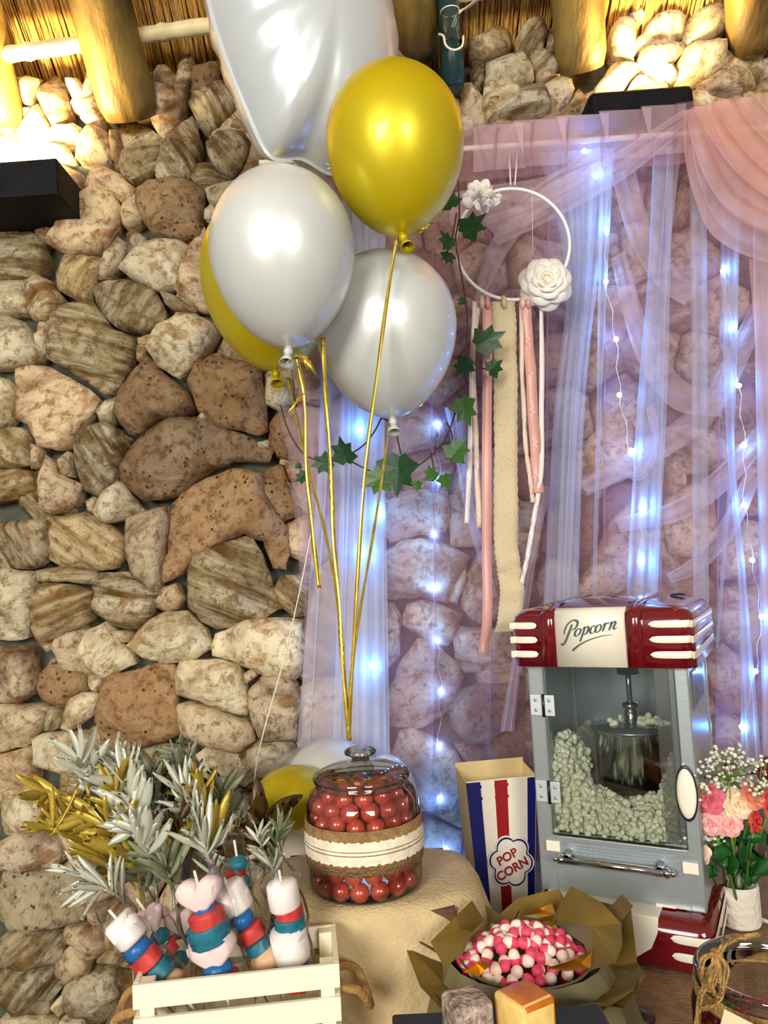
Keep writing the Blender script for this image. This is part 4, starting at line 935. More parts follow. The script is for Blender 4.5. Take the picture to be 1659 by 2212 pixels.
# resting balloons and white box behind the jar
wbp = PZ(632, 1893, RZ)
bq = P(622, 1880, 1.33)
o = MB().box((bq.x, 1.36, (TZ + bq.z + .075) / 2), (.10, .09, bq.z + .075 - TZ), bev=.004).build('white_box', M['whitebox'], smooth=False); tag(o, 'plain white box behind the sweets jar under a gold balloon', 'box')
balloon('small gold latex balloon resting behind the sweets jar', 640, 1662, 1798, 166, 1.36, M['gold'], .4)
balloon('small pearl white balloon tucked behind the jar lid', 720, 1605, 1775, 182, 1.46, M['pearl'], .4)
balloon('round white balloon behind the jar beside the blue lights', 850, 1642, 1880, 128, 1.48, M['pearl'], .4)
# ------------------------------------------------------------ popcorn maker
M['red'] = pmat('red_enamel', rgb(112, 4, 22), .16, .15, var=.08, coat=1, spec=.6)
M['cream'] = pmat('cream_enamel', rgb(240, 234, 212), .3, var=.02, coat=.3)
M['alu'] = pmat('brushed_aluminium', rgb(172, 182, 182), .36, .6, var=.06, scale=30, stretch=(1, 1, 12))
M['hingesteel'] = pmat('satin_steel', rgb(214, 222, 224), .35, .35)
M['steel'] = pmat('polished_steel', rgb(200, 206, 210), .14, 1, var=.05)
M['backsteel'] = pmat('polished_back_steel', rgb(202, 206, 208), .22, .8, var=.06, scale=8)
M['darkpl'] = pmat('dark_plastic', rgb(24, 26, 28), .35)
M['teallid'] = pmat('kettle_lid', rgb(150, 156, 158), .25, .8)
M['pane'] = glass('door_glass', (.93, .98, .99, 1), .04)
M['ink'] = pmat('grey_ink', rgb(84, 96, 100), .3, .5)
M['inkl'] = pmat('label_ink', rgb(150, 165, 175), .6)
M['popcorn'] = pmat('popcorn', rgb(244, 232, 196), .8, var=.12, scale=60, sub=.15)
MW, MDp = .246, .255
fl = PZ(1150, 2062, TZ); PHI = math.radians(-28)
# corner placement: front face runs from left to right towards the room
mp0 = PZ(1338, 2086, TZ); pm = thing('popcorn_maker', 'retro red and cream popcorn maker with glass door and kettle', 'popcorn maker', mp0, PHI)
def L(mb, name, mat, parent=pm, smooth=True): return mb.build(name, mat, parent, smooth, local=True)
def rbox(mb, x0, x1, y0, y1, z0, z1, bev=0.0, mi=0): return mb.box(((x0 + x1) / 2, (y0 + y1) / 2, (z0 + z1) / 2), (x1 - x0, y1 - y0, z1 - z0), None, bev, mi)
hw = MW / 2; zb = .078; zd = .172; zg = .438; zh = .512      # base top, drawer top, glass top, head top
# local frame: x right, -y front; front of the body at y = 0.03
yf = .035; yk = yf + MDp
base = L(rbox(MB(), -hw - .012, hw + .012, -.004, yk + .01, 0, zb, .022), 'base', M['red'])
pl = [(-hw * .9, zb + .0005), (hw * .50, zb + .0005), (hw * .48, .058), (hw * .40, .036), (hw * .22, .02), (-hw * .1, .014), (-hw * .9, .014)]
L(MB().prism(pl, -.0065, .0), 'cream_apron', M['cream'], base, False)
L(rbox(MB(), -hw * .9, hw * .50, -.0062, yf, zb - .001, zb + .003, .001), 'crumb_ledge', M['cream'], base, False)
def slot(z, xa, yb, x_edge, parent, hgt=.012, nm='slot'):
    mb = MB(); yfz = -.0045 if parent is base else HF
    pts = [(xa, yfz), (x_edge - .02, yfz), (x_edge - .007, yfz + .006), (x_edge, yfz + .02), (x_edge, yb)] if xa < x_edge else [(xa, yfz), (x_edge + .02, yfz), (x_edge + .007, yfz + .006), (x_edge, yfz + .02), (x_edge, yb)]
    cx = 0; rows = []
    P2 = crv(pts, 26)
    for j in range(7):
        q = -1 + j / 3; row = []
        for i, (x, y) in enumerate(P2):
            e = 1.0
            if i == 0: e = .0
            elif i == 1: e = .75
            elif i == 2: e = .95
            n_ = Vector((1 if xa < x_edge else -1, 0, 0)) if i > 18 else Vector((0, -1, 0))
            row.append(Vector((x, y, z + q * hgt / 2 * (e if i < 3 else 1))) + n_ * .0009 * (1 - q * q))
        rows.append(row)
    mb.strip(rows); return L(mb, nm, M['cream'], parent)
for z in (.030, .054): slot(z, hw * .62, yk - .02, hw + .0125, base)
# body posts, side and back panels
for s in (-1, 1):
    L(rbox(MB(), s * hw - (.030 if s > 0 else 0), s * hw + (.030 if s < 0 else 0), yf, yf + .02, zb, zg, .003), 'post', M['alu'], pm, False)
    L(rbox(MB(), s * hw - (.012 if s > 0 else 0), s * hw + (.012 if s < 0 else 0), yk - .012, yk, zb, zg, .002), 'post', M['alu'], pm, False)
sp = L(rbox(MB(), hw - .006, hw - .002, yf + .018, yk - .01, zb, zg), 'side_panel', M['alu'], pm, False)
for i in range(8): L(rbox(MB(), hw - .003, hw + .001, yf + .05 + i * .018, yf + .059 + i * .018, zg - .075, zg - .02), 'vent_slat', M['steel'], sp, False)
L(rbox(MB(), -hw + .002, -hw + .006, yf + .018, yk - .01, zb, zg), 'side_panel', M['alu'], pm, False)
L(rbox(MB(), -hw + .006, hw - .006, yk - .008, yk - .004, zb, zg), 'back_panel', M['backsteel'], pm, False)
L(rbox(MB(), -hw + .006, hw - .006, yf + .004, yk - .008, zd - .012, zd - .006), 'popcorn_tray', M['alu'], pm, False)
# glass door
dx0, dx1 = -hw + .026, hw - .018
door = L(rbox(MB(), dx0, dx1, yf - .003, yf - .001, zd - .004, zg - .004), 'glass_door', M['pane'], pm, False)
for (a, b, c_, d) in ((dx0, dx1, zg - .007, zg - .004), (dx0, dx1, zd - .004, zd - .001), (dx0, dx0 + .002, zd - .004, zg - .004), (dx1 - .002, dx1, zd - .004, zg - .004)):
    L(rbox(MB(), a, b, yf - .0036, yf - .0006, c_, d), 'glass_edge', M['steel'], door, False)
L(rbox(MB(), dx0 + .202 - .03, dx1 - .002, yf - .0036, yf + .0, zd, zg - .006), 'door_strip', glass('frost', (.88, .91, .91, 1), .2, .2), door, False)
kb = L(MB().lathe([(0, .006), (.012, .0055), (.017, .003), (.018, 0), (.0, 0)], 32, (0, 0, 0), Matrix.Rotation(PI / 2, 3, 'X')), 'door_knob', M['cream'], door); kb.location = (hw - .014, yf - .004, zd + .078); kb.scale = (.80, 1, 2.1)
rimk = L(MB().lathe([(.018, 0), (.0195, .001), (.019, .004), (.0172, .0035)], 32, (0, 0, 0), Matrix.Rotation(PI / 2, 3, 'X')), 'knob_rim', M['darkpl'], door); rimk.location = kb.location; rimk.scale = kb.scale
for zc in (zg - .068, zd + .062):
    h = L(rbox(MB(), dx0 - .023, dx0 - .003, yf - .0045, yf - .0005, zc - .0165, zc + .0165, .001), 'hinge', M['hingesteel'], door, False)
    L(rbox(MB(), dx0 + .001, dx0 + .017, yf - .0062, yf - .0030, zc - .0165, zc + .0165, .001), 'hinge', M['hingesteel'], door, False)
    L(MB().tube([(dx0 - .001, yf - .006, zc - .018), (dx0 - .001, yf - .006, zc + .018)], .0026, 10), 'hinge', M['darkpl'], door)
    for sx in (-.014, .009):
        for sz in (-.008, .008): L(MB().lathe([(0, .0012), (.0026, .0008), (.003, 0)], 12, (dx0 + sx, yf - (.0044 if sx < 0 else .006), zc + sz), Matrix.Rotation(PI / 2, 3, 'X')), 'screw', M['alu'], door)
for px_, pz_ in ((dx0 - .001, zd - .022), (dx1 + .001, zd - .030)): L(rbox(MB(), px_ - .011, px_ + .011, yf - .005, yf - .0005, pz_ - .008, pz_ + .008, .001), 'catch', M['cream'], pm, False)
# drawer
dw = L(rbox(MB(), dx0 + .002, dx1 - .002, yf - .0012, yf + .012, zb + .002, zd - .006, .001), 'drawer', M['alu'], pm, False)
for i in range(5):
    x = dx0 + .024
    while x < dx1 - .03:
        w_ = rg.uniform(.004, .011)
        if not (i == 4 and x > dx0 + .12): L(rbox(MB(), x, x + w_, yf - .0016, yf - .0011, zd - .016 - i * .0048 - .0008, zd - .016 - i * .0048 + .0008), 'notice_text', M['inkl'], dw, False)
        x += w_ + .0016
hz = zb + .058; hx0, hx1 = dx0 + .018, dx1 - .034
hd = L(MB().tube([(hx0, yf - .018, hz), (hx1, yf - .018, hz)], .0062, 16), 'handle', M['steel'], dw)
for x in (hx0 - .003, hx1 + .003):
    L(MB().ball((x, yf - .018, hz), .0078, 14).ball((x + (.009 if x > 0 else -.009), yf - .018, hz), .0048, 10), 'handle_end', M['steel'], dw)
    L(MB().lathe([(.0085, 0), (.0085, .003), (.005, .006), (.005, .02)], 16, (x + (-.009 if x > 0 else .009), yf - .001, hz + .004), Matrix.Rotation(PI / 2, 3, 'X')), 'handle_mount', M['steel'], dw)
L(rbox(MB(), dx0 + .15, dx0 + .178, yf - .004, yf, zb + .003, zb + .007), 'drawer_catch', M['cream'], dw, False)
# kettle and stirrer
KX, KY, KZ = .012, yf + .125, zd + .066
kt = L(MB().lathe([(0, KZ - .02), (.054, KZ - .02), (.060, KZ - .014), (.062, KZ + .072), (.065, KZ + .074), (.065, KZ + .077)], 40, (KX, KY, 0)), 'kettle', M['steel'])
L(MB().lathe([(.068, KZ + .077), (.0685, KZ + .080), (.035, KZ + .086), (.012, KZ + .088), (0, KZ + .088)], 40, (KX, KY, 0)), 'kettle_lid', M['teallid'], kt)
L(MB().tube([(KX, KY, KZ + .085), (KX, KY, zg)], .0045, 12), 'stirrer_shaft', M['steel'], kt)
L(MB().lathe([(.011, KZ + .086), (.011, KZ + .104), (.007, KZ + .108), (.013, KZ + .11), (.013, KZ + .117), (.006, KZ + .119)], 18, (KX, KY, 0)), 'shaft_collar', M['steel'], kt)
L(MB().lathe([(.0, zg - .034), (.018, zg - .034), (.018, zg - .020), (.030, zg - .016), (.030, zg)], 20, (KX, KY, 0)), 'motor_hub', M['darkpl'], pm)
for i in range(7): L(MB().lathe([(0, -.024), (.003, -.021), (.0035, 0)], 10, (-.085 + i * .028, yk - .02, zg), None), 'hanging_prong', M['backsteel'], pm)
# head
HF = .008; hd0 = zg - .004
prof_ = []
def headring(z, ins):
    x0, x1, y0, y1 = -hw - .016 + ins, hw + .016 - ins, HF + .004 + ins, yk + .008 - ins; r_ = .018; out = []
    for (cx_, cy_, a0) in ((x1 - r_, y0 + r_, -90), (x1 - r_, y1 - r_, 0), (x0 + r_, y1 - r_, 90), (x0 + r_, y0 + r_, 180)):
        for q in range(6):
            a = math.radians(a0 + 90 * q / 5); out.append(Vector((cx_ + r_ * math.cos(a), cy_ + r_ * math.sin(a), z)))
    return out + [out[0]]
HT = .092
mbh = MB(); mbh.strip([headring(z, i) for z, i in ((hd0, .012), (hd0, .0), (hd0 + HT * .74, 0), (hd0 + HT * .86, .003), (hd0 + HT * .95, .012), (hd0 + HT, .03), (hd0 + HT + .008, .09), (hd0 + HT + .0085, .13))])
head = L(mbh, 'head', M['red'])
for s in (-1, 1):
    for i in range(3): slot(hd0 + .020 + i * .0225, s * hw * (.62 if s > 0 else .76), yk - .01, s * (hw + .0163), head, .0105)
px0, px1 = -hw * .52, hw * .36
def plate(x0, x1, ins, bulge):
    rows = []
    for (y, z) in ((HF - bulge, hd0 + .001), (HF - bulge, hd0 + HT * .80), (HF - bulge + .003, hd0 + HT * .90), (HF + .012, hd0 + HT * .985), (HF + .035, hd0 + HT + .006), (yk - .04, hd0 + HT + .010)):
        rows.append([Vector((x, y, z)) for x in (x0, x1)])
    return MB().solid(rows, (0, .01, -.002))
for a, b in ((px0 - .022, px0), (px1, px1 + .022)): L(plate(a, b, 0, .004), 'head_rib', M['red'], head)
rows = [[Vector((x, y, z)) for x in (px0, px1)] for y, z in ((HF - .0015, hd0 + .001), (HF - .0015, hd0 + HT * .82), (HF + .002, hd0 + HT * .93), (HF + .012, hd0 + HT * .99))]
sign = L(MB().solid(rows, (0, .004, 0)), 'sign_panel', M['cream'], pm)
L(MB().lathe([(.0, .004), (.012, .003), (.014, 0)], 20, (hw - .03, yk - .06, hd0 + HT + .004)), 'top_vent', M['darkpl'], head)
# hand-lettered "Popcorn": broad-nib strokes drawn as ribbons
def strokes(list_, ox, oz, sx, mat, parent, y, shear=.28, rise=.18):
    for st in list_:
        pts = crv(st, 6 * len(st)); mb = MB(); a, b = [], []
        for i, (u, v, w) in enumerate(pts):
            du = pts[min(i + 1, len(pts) - 1)][0] - pts[max(i - 1, 0)][0]; dv = pts[min(i + 1, len(pts) - 1)][1] - pts[max(i - 1, 0)][1]; l__ = math.hypot(du, dv) or 1
            nx, nv = -dv / l__ * w / 2, du / l__ * w / 2
            for s, lst in ((1, a), (-1, b)):
                U, V = u + s * nx, v + s * nv; V2 = V + rise * U; lst.append(Vector((ox + (U + shear * V) * sx, y, oz + V2 * sx)))
        mb.solid([a, b], (0, .0006, 0)); L(mb, 'lettering', mat, parent, False)
letters = [
 [(0.0, -.30, .10), (.12, -.42, .14), (.26, -.28, .17), (.40, .35, .17), (.50, .90, .14)],                       # P stem
 [(.10, .25, .04), (.05, .60, .12), (.20, 1.0, .12), (.55, 1.18, .10), (.88, .98, .16), (.82, .62, .14), (.55, .50, .05)],
 [(1.06, .52, .05), (.88, .40, .15), (.86, .12, .15), (1.00, 0.0, .06), (1.18, .14, .13), (1.22, .40, .12), (1.06, .52, .05)],  # o
 [(1.34, .40, .04), (1.46, .52, .12), (1.44, .20, .15), (1.34, -.42, .14)], [(1.48, .40, .04), (1.66, .54, .10), (1.76, .34, .16), (1.66, .06, .12), (1.48, .04, .04)],  # p
 [(2.18, .42, .12), (2.06, .52, .06), (1.92, .36, .15), (1.92, .12, .15), (2.06, .0, .07), (2.22, .10, .04)],   # c
 [(2.46, .52, .05), (2.30, .40, .15), (2.28, .12, .15), (2.42, 0.0, .06), (2.60, .14, .13), (2.62, .40, .12), (2.46, .52, .05)],  # o
 [(2.74, .40, .04), (2.86, .52, .12), (2.84, .22, .15), (2.78, .0, .12)], [(2.84, .28, .05), (2.98, .50, .07), (3.12, .48, .15)],  # r
 [(3.20, .40, .04), (3.30, .52, .12), (3.28, .22, .15), (3.22, .0, .12)], [(3.28, .28, .05), (3.46, .52, .09), (3.58, .40, .15), (3.50, .12, .14), (3.62, .0, .08), (3.74, .12, .03)],  # n
 [(.95, -.98, .20), (1.05, -.86, .19), (1.40, -.62, .13), (2.0, -.42, .09), (2.8, -.32, .06), (3.55, -.36, .02)]]  # swoosh
strokes(letters, px0 + .0105, hd0 + .044, .0226, M['ink'], sign, HF - .0023)
# crank on the right
cr = L(MB().tube([(hw - .004, yf + .10, zd + .075), (hw + .075, yf + .10, zd + .088)], .0022, 8), 'crank_rod', M['steel'], pm); L(MB().ball((hw + .098, yf + .10, zd + .092), .0235, 18, sc=(1.05, 1, 1)), 'crank_knob', M['red'], cr)
# print on the apron
fcv = bpy.data.curves.new('monogram', 'FONT'); fcv.body = 'A'; fcv.size = .012; fcv.extrude = .0001
def text_mesh(body, size, mat, parent, loc, rot, name='lettering', off=0.0):
    cu = bpy.data.curves.new(name, 'FONT'); cu.body = body; cu.size = size; cu.extrude = .0003; cu.offset = off; cu.align_x = 'CENTER'
    t = bpy.data.objects.new(name, cu); COL.objects.link(t); bpy.context.view_layer.update()
    me = bpy.data.meshes.new_from_object(t.evaluated_get(bpy.context.evaluated_depsgraph_get())); bpy.data.objects.remove(t); bpy.data.curves.remove(cu)
    me.materials.clear(); me.materials.append(mat); o = bpy.data.objects.new(name, me); COL.objects.link(o); o.parent = parent; o.location = loc; o.rotation_euler = rot; return o
text_mesh('A', .016, M['ink'], base, (-.004, -.0068, .042), (PI / 2, 0, 0)); L(MB().tube([(-.004 + .014 * math.cos(a), -.0066, .047 + .014 * math.sin(a)) for a in [-2 + 4.2 * i / 20 for i in range(21)]], .0006, 5), 'emblem_ring', M['ink'], base)
# popcorn
def kernel(seed):
    r_ = random.Random(seed); mb = MB()
    for i in range(r_.choice((4, 5, 6))):
        d = Vector((r_.uniform(-1, 1), r_.uniform(-1, 1), r_.uniform(-1, 1))).normalized() * .0052
        mb.ball(d, r_.uniform(.0036, .0060), 7, sc=(1, r_.uniform(.7, 1), r_.uniform(.7, 1)))
    return mb
kp = [kernel(i).build('popcorn_kernel', M['popcorn'], local=True) for i in range(5)]
mass = MB(); rows = []
def heap(x, y):
    h = .046 + .092 * math.exp(-((x + .088) / .036) ** 2) + .070 * math.exp(-((x - .092) / .024) ** 2)
    d = math.hypot(x - KX, y - KY); h = h if d > .072 else min(h, .040)
    return zd + max(.016, h * (1 - .25 * max(0, (yf + .06 - y)) / .06) + .008 * noise.noise(Vector((x * 40, y * 40, 1))))
for j in range(16):
    y = yf + .022 + (MDp - .04) * j / 15; rows.append([Vector((-hw + .014 + (MW - .028) * i / 29, y, heap(-hw + .014 + (MW - .028) * i / 29, y) - .012 + .005 * noise.noise(Vector((i * .9, j * .9, 3))))) for i in range(30)])
rows0 = rows[0]; mass.strip(rows); mass.strip([[Vector((v.x, v.y, zd - .005)) for v in rows0], rows0])
mo = mass.build('popcorn_heap', M['popcorn'], None, True, local=True); mo.parent = None
mo.matrix_world = Matrix.Translation(mp0) @ Matrix.Rotation(PHI, 4, 'Z'); tag(mo, 'loose popcorn filling the bottom of the popcorn maker', 'popcorn', None, 'stuff')
Rm = Matrix.Rotation(PHI, 3, 'Z'); rp = random.Random(4); PL = ('single popped white corn piece in the heap behind the glass door', 'popcorn', 'popcorn in the machine'); cnt = 0; used = set()
def put(x, y, z):
    global cnt
    k_ = cnt % 5; o = kp[k_] if k_ not in used else kp[k_].copy()
    if k_ in used: COL.objects.link(o)
    used.add(k_); cnt += 1
    o.location = mp0 + Rm @ Vector((x, y, z)); o.rotation_euler = (rp.random() * 6, rp.random() * 6, rp.random() * 6); s_ = rp.uniform(.85, 1.2); o.scale = (s_, s_, s_); tag(o, *PL)
x = -hw + .034
while x < hw - .022:                     # face against the glass
    top = heap(x, yf + .02); z = zd + .003
    while z < top - .002:
        put(x + rp.uniform(-.003, .003), yf + .008 + rp.uniform(0, .005), z + rp.uniform(-.003, .003)); z += .0138
    x += .0142
while cnt < 285:
    x = rp.uniform(-hw + .018, hw - .018); y = yf + .015 + abs(rp.gauss(0, .045))
    if y > yk - .03 or math.hypot(x - KX, y - KY) < .073: continue
    put(x, y, heap(x, y) - .002)
for q in ((-.026, -.03, .092), (-.010, -.025, .099), (.022, -.02, .095), (.028, -.024, .096), (.04, -.012, .094), (.034, -.02, .099), (.046, -.015, .093)):
    put(KX + q[0], KY + q[1], KZ + q[2] - .003)
# ------------------------------------------------------------ striped popcorn box
M['navy'] = pmat('navy_print', rgb(8, 14, 96), .45, var=.05); M['redp'] = pmat('red_print', rgb(150, 10, 16), .45, var=.06); M['card'] = pmat('white_card_stock', rgb(232, 222, 202), .6, var=.04); M['kraft'] = pmat('cream_card_inside', rgb(226, 200, 140), .7, var=.05)
M['crimson'] = pmat('crimson_print', rgb(150, 24, 40), .5)
YB = 1.36; pb0 = P(1098, 1990, YB); pb = thing('popcorn_box', 'tall striped popcorn carton standing beside the popcorn maker', 'carton', (pb0.x, YB, TZ), math.radians(8))
hB = P(1118, 1676, YB).z - TZ; wt, wb_ = .125, .095
def Bx(u, v, y=0): return Vector(((wb_ + (wt - wb_) * v) * (u - .5), y - .012 * v, v * hB))
def panel(u0, u1, v0, v1, dy=0, n=1): return [[Bx(u0 + (u1 - u0) * i / 6, v0 + (v1 - v0) * j / 8, dy) for i in range(7)] for j in range(9)]
mb = MB(); mb.solid(panel(0, 1, 0, 1), (0, .0012, 0)); LB = lambda m_, n_, mt, p_=pb, sm=False: m_.build(n_, mt, p_, sm, local=True)
fp = LB(mb, 'front_panel', M['card']); LB(MB().solid(panel(0, 1, 0, 1.06, .075), (0, .0012, 0)), 'back_panel', M['kraft'])
for u in (0, 1): LB(MB().solid([[Bx(u, v, 0), Bx(u, v * 1.03, .075)] for v in (0, .33, .66, 1)], (.0012 * (1 - 2 * u), 0, 0)), 'side_panel', M['kraft'])
LB(MB().solid(panel(.0, .20, 0, .99), (0, -.0005, 0)), 'stripe', M['navy'], fp); LB(MB().solid(panel(.40, .58, 0, .99), (0, -.0005, 0)), 'stripe', M['redp'], fp); LB(MB().solid(panel(.87, .99, 0, .99), (0, -.0005, 0)), 'stripe', M['navy'], fp)
for v0 in (.965, .88): LB(MB().solid(panel(.0, .215, v0 - .02, v0, 0), (0, -.0006, 0)), 'stripe', M['navy'], fp); LB(MB().solid(panel(.395, .597, v0 - .02, v0, 0), (0, -.0006, 0)), 'stripe', M['redp'], fp)
def cloud(sc, dy, mat, nm, par):
    cc = Bx(.585, .40); pts = []
    for i in range(6):
        a0 = PI / 6 + i * PI / 3 + .35; c_ = (math.cos(a0) * .0215, math.sin(a0) * .026)
        for q in range(9):
            a = a0 - 1.25 + 2.5 * q / 8; pts.append(((c_[0] + math.cos(a) * .016) * sc, (c_[1] + math.sin(a) * .016) * sc))
    n = len(pts); vs = [cc + Vector((0, dy, 0))] + [cc + Vector((x, dy - y * .03, y)) for x, y in pts]
    return LB(MB().add(vs, [(0, i + 1, (i + 1) % n + 1) for i in range(n)]), nm, mat, par)
cloud(1.10, -.0032, M['card'], 'badge_border', fp); bdg = cloud(1.03, -.0036, M['navy'], 'badge', fp); cloud(.95, -.0040, M['card'], 'badge_face', fp)
cc = Bx(.585, .40)
text_mesh('POP', .0205, M['crimson'], fp, cc + Vector((-.004, -.0046, .003)), (PI / 2, math.radians(-24), 0), off=.0006); text_mesh('CORN', .0205, M['crimson'], fp, cc + Vector((.004, -.0046, -.018)), (PI / 2, math.radians(-24), 0), off=.0006)
# ------------------------------------------------------------ dish of pink and white sweets in gold tissue
M['tissue'] = pmat('gold_tissue', rgb(140, 116, 50), .5, .3, var=.25, scale=9, bump=.3, bscale=30, trans=.12)
M['goldfoil'] = pmat('gold_foil', rgb(226, 184, 70), .25, .9, var=.2, scale=20)
M['green_paper'] = pmat('grey_green_paper', rgb(128, 120, 84), .6, var=.2, scale=8, bump=.3, bscale=20)
M['dishceramic'] = pmat('dish_ceramic', rgb(112, 100, 58), .5)
DY = 1.00; dc = P(1135, 2052, DY); dish = thing('sweets_dish', 'dish lined with crumpled gold tissue in front of the popcorn maker', 'dish', (dc.x, DY, TZ))
dz = dc.z - TZ
MB().lathe([(0, TZ), (.055, TZ), (.05, TZ + .01), (.02, TZ + .02), (.02, TZ + dz * .55), (.06, TZ + dz * .72), (.085, TZ + dz * .98), (.083, TZ + dz * .98), (.055, TZ + dz * .78), (0, TZ + dz * .7)], 40, (dc.x, DY, 0)).build('bowl', M['dishceramic'], dish)
rt_ = random.Random(9)
def paper(seed, r0_, r1_, z0, z1, jag, n=15, mat='tissue', nm='tissue_sheet', a0=0, a1=2 * PI):
    r_ = random.Random(seed); ring = []
    A_ = [a0 + (a1 - a0) * i / n for i in range(n + 1)]
    J = [r_.uniform(-1, 1) for _ in A_]; K = [r_.uniform(-1, 1) for _ in A_]
    rows = []
    for j, f in enumerate((0, .3, .62, 1)):
        row = []
        for i, a in enumerate(A_):
            ii = 0 if (i == n and abs(a1 - a0 - 2 * PI) < .01) else i
            rr_ = r0_ + (r1_ - r0_) * f + .010 * J[ii] * f + .008 * K[ii] * (f > .3)
            z = z0 + (z1 - z0) * f ** 1.3 + jag * J[ii] * f * f + (.006 * K[ii] * f)
            row.append(Vector((dc.x + rr_ * math.cos(a) * 1.12, DY + rr_ * math.sin(a), z)))
        rows.append(row)
    o = MB().solid(rows, (0, 0, -.0006)).build(nm, M[mat], dish, smooth=False); return o
paper(1, .05, .135, dc.z - .035, dc.z - .004, .020); paper(2, .05, .12, dc.z - .03, dc.z + .012, .022, 13, a0=.2, a1=3.0)
paper(4, .06, .115, dc.z - .03, dc.z - .022, .012, 17); paper(7, .086, .125, dc.z - .004, dc.z - .105, .014, 19, 'green_paper', 'paper_skirt')
def flap(pts, mat='tissue', nm='tissue_flap'):
    vs = [P(*q) for q in pts]; c_ = sum(vs, Vector()) / len(vs) + Vector((0, .012, 0)); n = len(vs)
    mb = MB(); mb.add([c_] + vs, [(0, i + 1, (i + 1) % n + 1) for i in range(n)]); mb.add([v + Vector((0, .0008, 0)) for v in [c_] + vs], [(0, (i + 1) % n + 1, i + 1) for i in range(n)]); mb.build(nm, M[mat], dish, smooth=False)
flap([(930, 2035, .98), (985, 1980, 1.0), (1020, 1945, 1.03), (1045, 1988, 1.05), (1020, 2015, 1.0), (1000, 2060, .96), (960, 2090, .94)])
flap([(1190, 1990, 1.06), (1234, 1914, 1.07), (1300, 1950, 1.03), (1342, 1995, 1.0), (1345, 2040, .96), (1330, 2080, .94), (1280, 2095, .93), (1262, 2040, .98)])
flap([(1130, 1978, 1.06), (1192, 1950, 1.06), (1200, 1975, 1.05), (1160, 1984, 1.045)], 'goldfoil', 'foil_shard'); flap([(1105, 1996, 1.05), (1122, 1964, 1.055), (1126, 1968, 1.05), (1112, 2000, 1.04)], 'goldfoil', 'foil_shard')
flap([(1170, 1990, 1.055), (1243, 1988, 1.05), (1228, 2012, 1.03), (1190, 2006, 1.04)], 'goldfoil', 'foil_shard'); flap([(1000, 2100, .93), (1036, 2076, .925), (1060, 2084, .925), (1036, 2108, .92)], 'goldfoil', 'foil_shard'); flap([(1180, 2092, .925), (1240, 2074, .93), (1278, 2056, .945), (1276, 2092, .93), (1225, 2098, .92)], 'goldfoil', 'foil_shard'); flap([(1058, 1999, 1.05), (1072, 1998, 1.045), (1068, 2012, 1.03)], 'goldfoil', 'foil_shard')
M['cpink'] = pmat('pink_sugar', rgb(226, 70, 104), .5, var=.15, scale=150); M['cwhite'] = pmat('cream_sugar', rgb(250, 226, 206), .5, var=.06, scale=150)
def sweet():
    mb = MB(); prof = []
    for i in range(11):
        t = PI * i / 10; prof.append((.0074 * math.sin(t) ** .85 + .0001, -.0105 * math.cos(t)))
    mb.lathe(prof[:6], 12, mi=0); mb.lathe(prof[5:], 12, mi=1); return mb
sp_ = sweet().build('striped_sweet', [M['cpink'], M['cwhite']], local=True); first = True
SLb = ('pink and cream two-tone sugar sweet heaped on gold tissue', 'sweet', 'pink and cream sweets in the dish')
pos = []
tries = 0
while len(pos) < 100 and tries < 4000:
    tries += 1
    a = rt_.random() * 2 * PI; q = rt_.random() ** .5; x = .078 * q * math.cos(a); y = .054 * q * math.sin(a)
    z = dc.z - .012 + .036 * (1 - q * q) + rt_.uniform(-.004, .002)
    p_ = Vector((dc.x + x - .004, DY + y, z))
    if all((p_ - o_).length > .0114 for o_ in pos): pos.append(p_)
for p_ in pos:
    o = sp_ if first else sp_.copy()
    if not first: COL.objects.link(o)
    first = False; o.location = p_; o.rotation_euler = (rt_.random() * 6, rt_.random() * 6, rt_.random() * 6); tag(o, *SLb)
# cakes on a dark board
M['sugarcake'] = pmat('sugared_crust', rgb(176, 156, 140), .9, var=.45, scale=120, bump=.8, bscale=160); M['sponge'] = pmat('sponge_side', rgb(196, 110, 24), .9, var=.3, scale=60, bump=.4); M['orange'] = pmat('orange_glaze', rgb(214, 120, 20), .45, var=.25, scale=40); M['lemon'] = pmat('pale_lemon_crumb', rgb(240, 206, 120), .8, var=.12, scale=60); M['slate'] = pmat('dark_board', rgb(34, 40, 40), .6, var=.3); M['choc'] = pmat('dark_chocolate', rgb(52, 26, 26), .4, var=.2)
KBY = .80; kz = P(1090, 2212, KBY).z - .012
bdp = P(1085, 2212, KBY); br_ = thing('cake_stand', 'dark footed cake board holding the two cake cubes', 'cake stand', (bdp.x, KBY, TZ))
MB().box((bdp.x, KBY, kz - .005), (.22, .10, .01), bev=.003).build('board', M['slate'], br_, smooth=False); MB().lathe([(.05, TZ), (.045, TZ + .006), (.014, TZ + .012), (.014, kz - .012), (.04, kz - .009)], 24, (bdp.x, KBY, 0)).build('foot', M['slate'], br_)
def cake(px, w, h, rz, mats, label, nm):
    p_ = P(px, 2212, KBY); mb = MB(); bm = MB().box((0, 0, 0), (w, w, h), bev=.006)
    mb.add(bm.v, bm.f); mb.v = [v + Vector((noise.noise(v * 60) * .002, noise.noise(v * 60 + Vector((5, 0, 0))) * .002, h / 2 + noise.noise(v * 50) * .0015)) for v in mb.v]
    for i, f in enumerate(mb.f):
        c_ = sum((mb.v[q] for q in f), Vector()) / len(f); mb.mi[i] = (0 if (c_.z > h * .85 or c_.x < -w * .3 or c_.y < -w * .4) else 1) if mats[2] else (0 if (c_.x < -w * .38 or (c_.y < -w * .4 and c_.x < 0)) else 1)
    o = mb.build(nm, mats[:2], local=True); o.location = (p_.x, KBY + .004, kz - .001); o.rotation_euler = (0, 0, rz); tag(o, label, 'cake')
